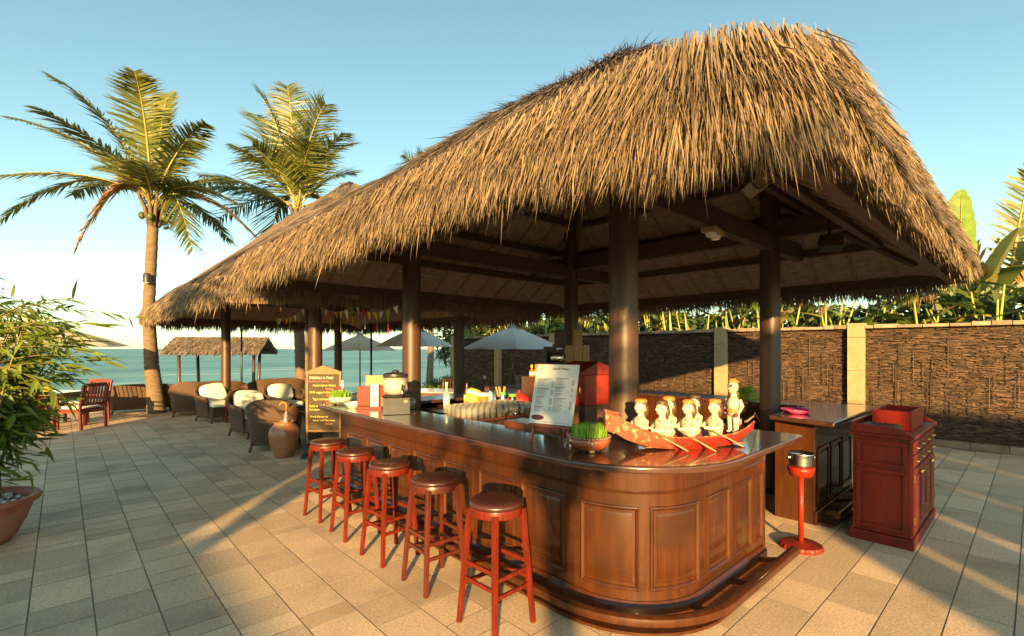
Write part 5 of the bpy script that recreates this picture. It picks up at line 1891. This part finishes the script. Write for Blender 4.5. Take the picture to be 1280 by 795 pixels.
# ================================================================== inside the bar
ww = root('back_bar_cabinet', 'dark service cabinet standing inside the bar', 'cabinet', (4.9, 4.3, 0), local=False)
MB().box(3.2, 5.7, 4.35, 4.95, 0, .90).build('carcass', 'beam', ww)
MB().box(3.15, 5.75, 4.30, 5.0, .901, .93).build('worktop', 'dsteel', ww, bevel=.004)
for k in range(4):
    MB().box(3.25 + .61 * k, 3.82 + .61 * k, 4.335, 4.349, .1, .85).build('door', 'bar', ww, bevel=.004)
isl = root('till_cabinet', 'red stained till cabinet with sloping roof-like lid inside the bar', 'cabinet', (4.72, 3.72, 0), R(-8))
MB().box(-.25, .25, -.2, .2, 0, .98).build('base', 'beam', isl)
MB().box(-.22, .22, -.17, .17, .981, 1.34).build('body', 'redbright', isl, bevel=.004)
m = MB()
m.sweep([[(-.30, y, 1.345), (.32, y, 1.345), (.32, y, 1.40), (.05, y, 1.47), (-.05, y, 1.50), (-.30, y, 1.39)] for y in (-.22, .22)])
m.build('lid', 'red', isl, bevel=.004)
MB().box(-.225, -.221, -.15, .15, 1.0, 1.32).build('door', 'redbright', isl, bevel=.002)
MB().box(-.245, -.226, -.12, -.10, 1.14, 1.20).build('handle', 'brass', isl)
o = root('towel_dispenser', 'white paper dispenser beside the red till cabinet', 'dispenser', (5.0, 3.35, .93))
MB().box(-.1, .1, -.08, .08, .10, .42).build('body', 'white', o, bevel=.02)
MB().box(-.06, .06, -.083, -.081, .13, .2).build('slot', 'ink', o)
MB().box(-.12, .12, -.1, .1, -.93, .099).build('plinth', 'beam', o)
# carved pale wood blocks on a dark shelf behind the till
sh = root('back_shelf', 'dark shelf carrying the pale wooden blocks inside the bar', 'shelf', (5.2, 4.5, .93))
MB().box(-.45, .40, -.14, .16, .50, .53).build('shelf_board', 'beam', sh)
for x in (-.42, .37):
    MB().box(x - .02, x + .02, -.12, .14, 0, .499).build('shelf_side', 'beam', sh)
wb = root('wooden_blocks', 'stepped group of pale wooden blocks standing on the back shelf', 'wood blocks', (5.38, 4.45, 1.46), SZ)
for (x0, x1, h_) in ((-.17, -.06, .24), (-.058, .07, .46), (.072, .17, .24)):
    MB().box(x0, x1, -.06, .06, 0, h_).build('block', 'palew', wb, bevel=.004)
MB().box(-.32, -.173, -.03, .03, .26, .46).build('dark_plaque', 'beam', wb, bevel=.003)
MB().box(-.345, -.175, -.035, .035, .20, .258).build('bracket', 'beam', wb)
o = root('coffee_pot', 'shiny coffee maker on the back shelf', 'coffee maker', (4.98, 4.47, 1.46))
MB().lathe([(.07, 0), (.085, .01), (.10, .06), (.085, .13), (.05, .15), (0, .155)], 20).build('jug', 'steel', o, smooth=True)
MB().tube([(.09, 0, .04), (.15, 0, .06), (.15, 0, .12), (.07, 0, .13)], .010, 6).build('handle', 'black', o)
MB().box(-.1, .1, .1, .16, 0, .22).build('back', 'black', o)

# glasses, jars and bottles on the worktop
def tumbler(loc, mesh_cache={}):
    if 'm' not in mesh_cache:
        mesh_cache['m'] = MB().lathe([(.0, .0), (.028, 0), (.034, .11), (.0325, .11), (.027, .008), (0, .008)], 14).mesh('glass', 'glass', True)
    ob = bpy.data.objects.new('drinking_glass', mesh_cache['m'])
    col.objects.link(ob)
    ob.location = loc
    return tag(ob, 'clear drinking glass standing in the rack inside the bar', 'glass', 'drinking glasses in the rack')
rk = root('glass_rack', 'tray rack filled with upturned drinking glasses', 'rack', (3.3, 4.1, .0), local=False)
MB().box(2.95, 3.85, 3.72, 4.295, .93, .95).build('tray', 'orangew', rk, bevel=.004)
MB().box(3.0, 3.8, 3.8, 4.25, 0, .929).build('stand', 'beam', rk)
for i in range(11):
    for j in range(6):
        tumbler((3.0 + .08 * i + rng.uniform(-.006, .006), 3.78 + .088 * j + rng.uniform(-.006, .006), .9505))
for i in range(6):
    tumbler((2.80 + .035 * (i % 2), 4.62 + .09 * i, 1.001))
def jar_(name, loc, label, cat, r_, h_, mat, capm=None, neck=None, smooth=True):
    o = root(name, label, cat, loc, rng.uniform(0, 1))
    if neck:
        MB().lathe([(0, 0), (r_, 0), (r_, h_ * .6), (neck, h_ * .78), (neck, h_), (0, h_)], 16).build('body', mat, o, smooth=True, auto=True)
    else:
        MB().lathe([(0, 0), (r_ * .95, 0), (r_, h_ * .1), (r_, h_ * .92), (r_ * .85, h_), (0, h_)], 16).build('body', mat, o, smooth=True, auto=True)
    if capm:
        rr = (neck or r_) * 1.12
        MB().lathe([(0, h_ + .0005), (rr, h_ + .0005), (rr, h_ + .035), (0, h_ + .035)], 16).build('cap', capm, o, smooth=True, auto=True)
    if neck:
        MB().lathe([(r_ * 1.012, h_ * .12), (r_ * 1.012, h_ * .5)], 16).build('label_band', 'paper', o, smooth=True)
    return o
WT = .931
o = root('honey_crock', 'orange crock with pale band tilted in the glass rack', 'crock', (3.55, 4.55, 1.0))
q = Matrix.Rotation(R(25), 4, 'Y')
m = MB().lathe([(0, 0), (.08, 0), (.095, .05), (.095, .15), (.08, .17), (0, .17)], 20)
m.v = [tuple(q @ Vector(v)) for v in m.v]
m.build('body', 'yellow', o, smooth=True, auto=True)
m = MB().lathe([(.0965, .10), (.0975, .105), (.0975, .14), (.0965, .145)], 20)
m.v = [tuple(q @ Vector(v)) for v in m.v]
m.build('band', 'milk', o, smooth=True)
MB().lathe([(.1, -.068), (.1, -.04), (.06, -.035), (.06, -.068)], 16).build('stand', 'beam', o)
jar_('honey_jar', (3.62, 4.40, WT), 'pale glowing honey jar beside the drinking glasses', 'jar', .065, .17, 'honey', 'milk')
jar_('tin_mug', (3.76, 4.44, WT), 'tall metal jug behind the honey jar', 'jug', .06, .22, 'steel')
jar_('shaker', (3.92, 4.40, WT), 'steel shaker with green cap among the bottles', 'shaker', .035, .16, 'steel', 'green')
jar_('spice_jar', (4.08, 4.40, WT), 'glass jar with green lid next to the red net bag', 'jar', .045, .13, 'dsteel', 'green')
jar_('spirit_bottle', (4.42, 4.05, WT), 'clear spirit bottle with yellow cap behind the menu board', 'bottle', .042, .27, 'glass', 'yellow', .016)
jar_('dark_bottle', (4.52, 4.12, WT), 'dark bottle next to the yellow capped one', 'bottle', .038, .26, 'black', None, .014)
jar_('wine_bottle', (3.72, 4.85, WT), 'dark brown wine bottle at the back of the worktop', 'bottle', .038, .29, 'seat', None, .014)
jar_('water_bottle', (3.42, 4.86, WT), 'clear water bottle behind the glasses', 'bottle', .04, .28, 'glass', 'celadon', .016)
for i, (x, y) in enumerate(((4.62, 4.6), (4.75, 4.65))):
    jar_('sauce_bottle', (x, y, WT + .35), ['sauce bottle with yellow cap above the menu board, left one', 'sauce bottle with pale cap above the menu board'][i], 'bottle', .035, .12, 'honey', ['yellow', 'palew'][i], .014)
MB_ = root('bottle_shelf', 'small shelf box under the sauce bottles', 'shelf', (4.68, 4.62, WT))
MB().box(-.14, .15, -.07, .09, 0, .349).build('body', 'beam', MB_)
MB().box(-.145, .155, -.075, -.071, .02, .33).build('front_panel', 'dwood', MB_)
MB().box(4.3, 4.62, 3.92, 4.25, .0, .93).build('bottle_stand', 'dsteel', rk)
o = root('utensil_cup', 'cup of wooden spoons on the bar worktop', 'utensils', (3.98, 4.5, WT))
MB().lathe([(0, 0), (.045, 0), (.05, .13), (.045, .13), (.04, .01), (0, .01)], 16).build('cup', 'dsteel', o, smooth=True)
for k in range(5):
    a = k * 1.25
    MB().tube([(.01 * math.cos(a), .01 * math.sin(a), .02), (.06 * math.cos(a), .06 * math.sin(a), .25)], [.006, .012], 6).build('spoon', 'palew', o)
o = root('net_bag', 'bright red net bag on the bar worktop', 'bag', (4.26, 4.48, WT))
MB().lathe([(0, 0), (.12, 0), (.155, .04), (.14, .10), (.09, .14), (.03, .155), (0, .155)], 18, wob=lambda t, z: 1 + .06 * math.sin(3 * t) + .04 * math.sin(7 * t)).build('body', 'net', o, smooth=True)
MB().tube([(0, 0, .15), (.02, .01, .185), (.05, .02, .18)], [.02, .012, .008], 6).build('knot', 'net', o)
o = root('speed_rack', 'long orange wooden box along the inside of the bar', 'box', (2.98, 2.62, 0), local=False)
MB().box(2.80, 3.02, 2.44, 3.12, .90, 1.035).build('front_board', 'orangew', o, bevel=.003)
MB().box(2.83, 3.0, 2.47, 3.09, .0, .899).build('support', 'beam', o)
for i in range(3):
    jar_('mini_bottle', (3.02 - .06, 2.52 + .05 * i, 1.036), 'small green bottle standing behind the menu board', 'bottle', .016, .07, 'green', 'steel', .007)['group'] = 'small green bottles'
o = root('sink', 'steel bar sink set between glass rack and front counter', 'sink', (3.25, 3.4, 0), local=False)
MB().box(3.03, 3.6, 3.15, 3.7, .80, .83).build('rim', 'dsteel', o, bevel=.004)
MB().box(3.06, 3.57, 3.18, 3.67, .0, .799).build('cabinet', 'beam', o)
MB().tube([(3.3, 3.66, .83), (3.3, 3.66, 1.0), (3.3, 3.58, 1.03), (3.3, 3.5, 1.0)], .009, 8).build('tap', 'steel', o, smooth=True)
for k, (x, y) in enumerate(((6.4, 2.2), (6.36, 2.36))):
    o = root('napkin_tray', ['pink plastic tray on the back counter', 'red folded napkin on the back counter'][k], 'tray', (x - 1.0 * (k == 0) - .9 * (k == 1), 1.62 + .06 * k, 1.006))
    MB().lathe([(0, 0), (.08, 0), (.12, .035), (.115, .037), (.075, .006), (0, .006)], 18, sx=1.2).build('body', 'pink', o, smooth=True)
    MB().tube([(.12, 0, .035), (.16, 0, .04), (.17, .03, .038)], .006, 6).build('handle', 'pink', o)

# ================================================================== red sideboard, tray, ashtray stand
sb = root('sideboard', 'tall red stained sideboard with drawers and panelled sides', 'sideboard', (5.10, .70, 0))
SW, SD, SH = 1.22, .40, .92
MB().box(-.025, SW + .02, -.022, SD + .02, 0, .085).build('plinth', 'red', sb, bevel=.006)
MB().box(0, SW, 0, SD, .086, SH - .02).build('carcass', 'red', sb, bevel=.004)
MB().box(-.028, SW + .03, -.03, SD + .025, SH - .019, SH + .01).build('top', 'red', sb, bevel=.006)
# raised gallery round the top
g_ = MB()
g_.sweep([[(x, -.02, SH + .0105), (x, .05, SH + .0105 + .045), (x, .12, SH + .075), (x, SD + .015, SH + .085), (x, SD + .015, SH + .0105)] for x in (-.022, -.004)])
g_.build('gallery', 'red', sb, bevel=.003)
g_ = MB()
g_.sweep([[(x, -.02, SH + .0105), (x, .05, SH + .0105 + .045), (x, .12, SH + .075), (x, SD + .015, SH + .085), (x, SD + .015, SH + .0105)] for x in (SW + .003, SW + .021)])
g_.build('gallery', 'red', sb, bevel=.003)
MB().box(-.003, SW + .002, SD + .0, SD + .017, SH + .0105, SH + .09).build('gallery', 'red', sb, bevel=.003)
for (z0, z1) in ((.12, .63), (.655, .87)):
    m = MB()
    t = .03
    y0, y1 = .025, SD - .025
    for (ya, yb, za, zb) in ((y0, y1, z1 - t, z1), (y0, y1, z0, z0 + t), (y0, y0 + t, z0 + t, z1 - t), (y1 - t, y1, z0 + t, z1 - t)):
        m.box(-.013, .001, ya, yb, za, zb)
    m.box(-.006, .001, y0 + t + .016, y1 - t - .016, z0 + t + .016, z1 - t - .016)
    m.build('side_panel', 'red', sb, bevel=.005)
for r_ in range(2):
    for k in range(4):
        x0 = .03 + k * .294
        z0 = .665 + r_ * .11
        d_ = MB().box(x0, x0 + .278, -.014, .001, z0, z0 + .098).build('drawer', 'red', sb, bevel=.004)
        MB().tube([(x0 + .09, -.016, z0 + .05), (x0 + .10, -.034, z0 + .045), (x0 + .178, -.034, z0 + .045), (x0 + .188, -.016, z0 + .05)], .005, 6).build('handle', 'brass', d_)
for k in range(4):
    x0 = .03 + k * .294
    d_ = MB().box(x0, x0 + .278, -.014, .001, .11, .645)
    d_.box(x0 + .05, x0 + .228, -.020, -.013, .17, .585)
    dd = d_.build('door', 'red', sb, bevel=.005)
    hx_ = x0 + (.255 if k % 2 == 0 else .022)
    MB().ell((hx_, -.03, .60), .014, .016, .014, 10, 7).build('knob', 'brass', dd, smooth=True)
    for z in (.2, .55):
        MB().box(x0 + (.002 if k % 2 == 0 else .262), x0 + (.016 if k % 2 == 0 else .276), -.024, -.0145, z, z + .06).build('hinge', 'brass', dd)
tr = root('open_box', 'bright red open wooden box on top of the sideboard', 'box', (5.62, .74, SH + .011))
for (x0, x1, y0, y1) in ((-.18, .42, 0, .016), (-.18, .42, .27, .286), (-.18, -.164, .0165, .2695), (.404, .42, .0165, .2695)):
    MB().box(x0, x1, y0, y1, 0, .165).build('side', 'redbright', tr, bevel=.003)
MB().box(-.163, .403, .017, .269, .0, .012).build('bottom', 'red', tr)
tw = root('dark_basket', 'low black woven tray at the end of the sideboard top', 'tray', (5.17, .80, SH + .0115))
MB().box(-.06, .2, .0, .26, 0, .06).build('body', 'black', tw, bevel=.015, seg=3)
m = MB()
for k in range(6):
    m.tube([(-.062, .02 + .044 * k, .01), (-.062, .02 + .044 * k, .062), (.20, .02 + .044 * k, .064)], .006, 5)
m.build('weave', 'board', tw)

ash = root('ashtray_stand', 'red pedestal ashtray with steel bowl at the end of the bar', 'ashtray stand', (4.50, 1.33, 0))
MB().lathe([(.10, 0), (.155, 0), (.16, .02), (.15, .038), (.09, .045), (.03, .055), (.0, .06)], 132, wob=lambda t, z: 1 + (.025 * math.cos(22 * t))).build('base', 'red', ash, smooth=True, auto=True)
MB().tube([(0, 0, .05), (0, 0, .60)], .021, 14).build('pole', 'redbright', ash, smooth=True)
MB().lathe([(.03, .585), (.085, .60), (.098, .645), (.10, .675), (.092, .677), (0, .66)], 48, wob=lambda t, z: 1 + .025 * math.cos(20 * t)).build('collar', 'redbright', ash, smooth=True)
MB().lathe([(.05, .662), (.084, .678), (.09, .70), (.0865, .712), (.091, .724), (.0875, .738), (.096, .775), (.10, .787), (.096, .79), (.085, .745), (.08, .70), (0, .69)], 36).build('bowl', 'steel', ash, smooth=True)
for s in (-1, 1):
    MB().tube([(s * .094 * rgt[0], s * .094 * rgt[1], .75), (s * .112 * rgt[0], s * .112 * rgt[1], .75)], .012, 10).build('lug', 'steel', ash)

# ================================================================== fittings under the roof
fl = root('floodlight', 'grey floodlight fixed below the roof corner', 'lamp', (2.64, .98, 2.50), SZ + R(25))
q = Matrix.Rotation(R(-32), 4, 'Y') @ Matrix.Rotation(R(-25), 4, 'X')
m = MB()
m.box(-.065, .065, -.03, .05, -.035, .035, q)
m.build('housing', 'dsteel', fl, bevel=.010, seg=3)
MB().box(-.053, .053, -.0345, -.0305, -.026, .026, q).build('glass', 'steel', fl)
MB().box(.012, .04, -.036, -.0348, -.010, .010, q).build('label_plate', 'paper', fl)
MB().tube([(0, .05, .02), (0, .06, .10), (0, .06, .16)], .012, 8).build('bracket', 'black', fl)
em = root('ceiling_spots', 'wooden fitting with two round spots under the bar beam', 'lamp', (4.52, 2.08, 2.70), R(10))
MB().box(-.16, .16, -.07, .07, .03, .08).build('plate', 'palew', em, bevel=.01)
for x in (-.075, .075):
    MB().lathe([(0, -.004), (.038, -.004), (.05, .012), (.052, .0295), (0, .0295)], 18, (x, 0, 0)).build('spot', 'lampglass', em, smooth=True, auto=True)
sp = root('loudspeaker', 'small dark loudspeaker hanging below the front rafters', 'loudspeaker', (5.15, 1.28, 2.62), SZ + R(-20))
q = Matrix.Rotation(R(-20), 4, 'X')
MB().box(-.09, .09, -.05, .06, -.065, .065, q).build('cabinet', 'black', sp, bevel=.01)
MB().box(-.08, .08, -.056, -.051, -.055, .055, q).build('grille', 'dsteel', sp)
MB().tube([(0, .03, .08), (0, .04, .24)], .012, 8).build('bracket', 'black', sp)
wl = root('hanging_bracket', 'thin pale bracket hanging below the far rafters', 'bracket', (3.6, 5.45, 2.62))
MB().box(-.18, .18, -.012, .012, 0, .03).build('bar', 'steel', wl)
MB().tube([(0, 0, .03), (0, 0, .3)], .007, 6).build('rod', 'steel', wl)

# ================================================================== unseen behind the camera: walls added to throw shade, and palms
def wall_block(name, x0, x1, y0, y1, h_, label, cat='wall'):
    o = root(name, label, cat, ((x0 + x1) / 2, (y0 + y1) / 2, 0), local=False)
    MB().box(x0, x1, y0, y1, 0, h_).build('wall', 'plaster', o, bevel=.02)
    MB().box(x0 - .06, x1 + .06, y0 - .06, y1 + .06, h_ + .001, h_ + .09).build('coping', 'coping', o, bevel=.01)
    return o
wall_block('shade_wall', -8.3, -8.0, -9.6, -4.0, 2.25, 'unseen plastered wall added to shade the paving before the bar stools')  # added out of view so its top edge shades the near paving
wall_block('shade_wall', -8.32, -8.02, -3.9, 4.4, 3.15, 'taller unseen plastered wall added to shade the lounge floor')  # added out of view, taller, to keep the lounge floor in shade
for k, (ya, yb) in enumerate(((-12.75, -12.25), (-13.9, -13.1), (-15.35, -14.25), (-17.2, -15.65), (-22, -17.5))):  # added unseen piers; the gaps let streaks of sun reach the right-hand paving
    wall_block('slit_shade_wall', -8.28, -8.0, ya, yb, 5.5, ['tall narrow pier of the added, unseen shade screen', 'second tall pier of the added, unseen shade screen', 'third, wider pier of the added, unseen shade screen', 'fourth pier of the added, unseen shade screen', 'long end wall of the added, unseen shade screen'][k])
def back_palm(loc, crown_h, n_, rad, label, seed, nl=34):
    r2 = random.Random(seed)
    tips = []
    for k in range(n_):
        a = 2 * PI * k / n_ + r2.uniform(-.2, .2)
        e = r2.choice([.9, .3, -.3, -.8])
        rr = rad * r2.uniform(.75, 1.05)
        tips.append((rr * math.cos(a), rr * e * .7, rr * math.sin(a)))
    img_palm(loc, label, (0, 0, crown_h), 1, tips, trunk_pts=[(.2, 0, 0), (.1, .05, crown_h * .35), (0, 0, crown_h * .7), (0, 0, crown_h - .05)], trunk_r=(.16, .11, .09, .08), nl=nl, ll=.6)
back_palm((-6.2, -6.60, 0), 3.45, 8, 1.3, 'young coconut palm across the terrace from the rounded bar corner', 3, 15)
back_palm((-7.2, 0.6, 0), 4.3, 12, 2.0, 'young coconut palm across the terrace from the lounge', 5)
back_palm((-7.0, -3.27, 0), 2.75, 7, 1.05, 'young coconut palm standing before the taller shade wall', 9, 12)
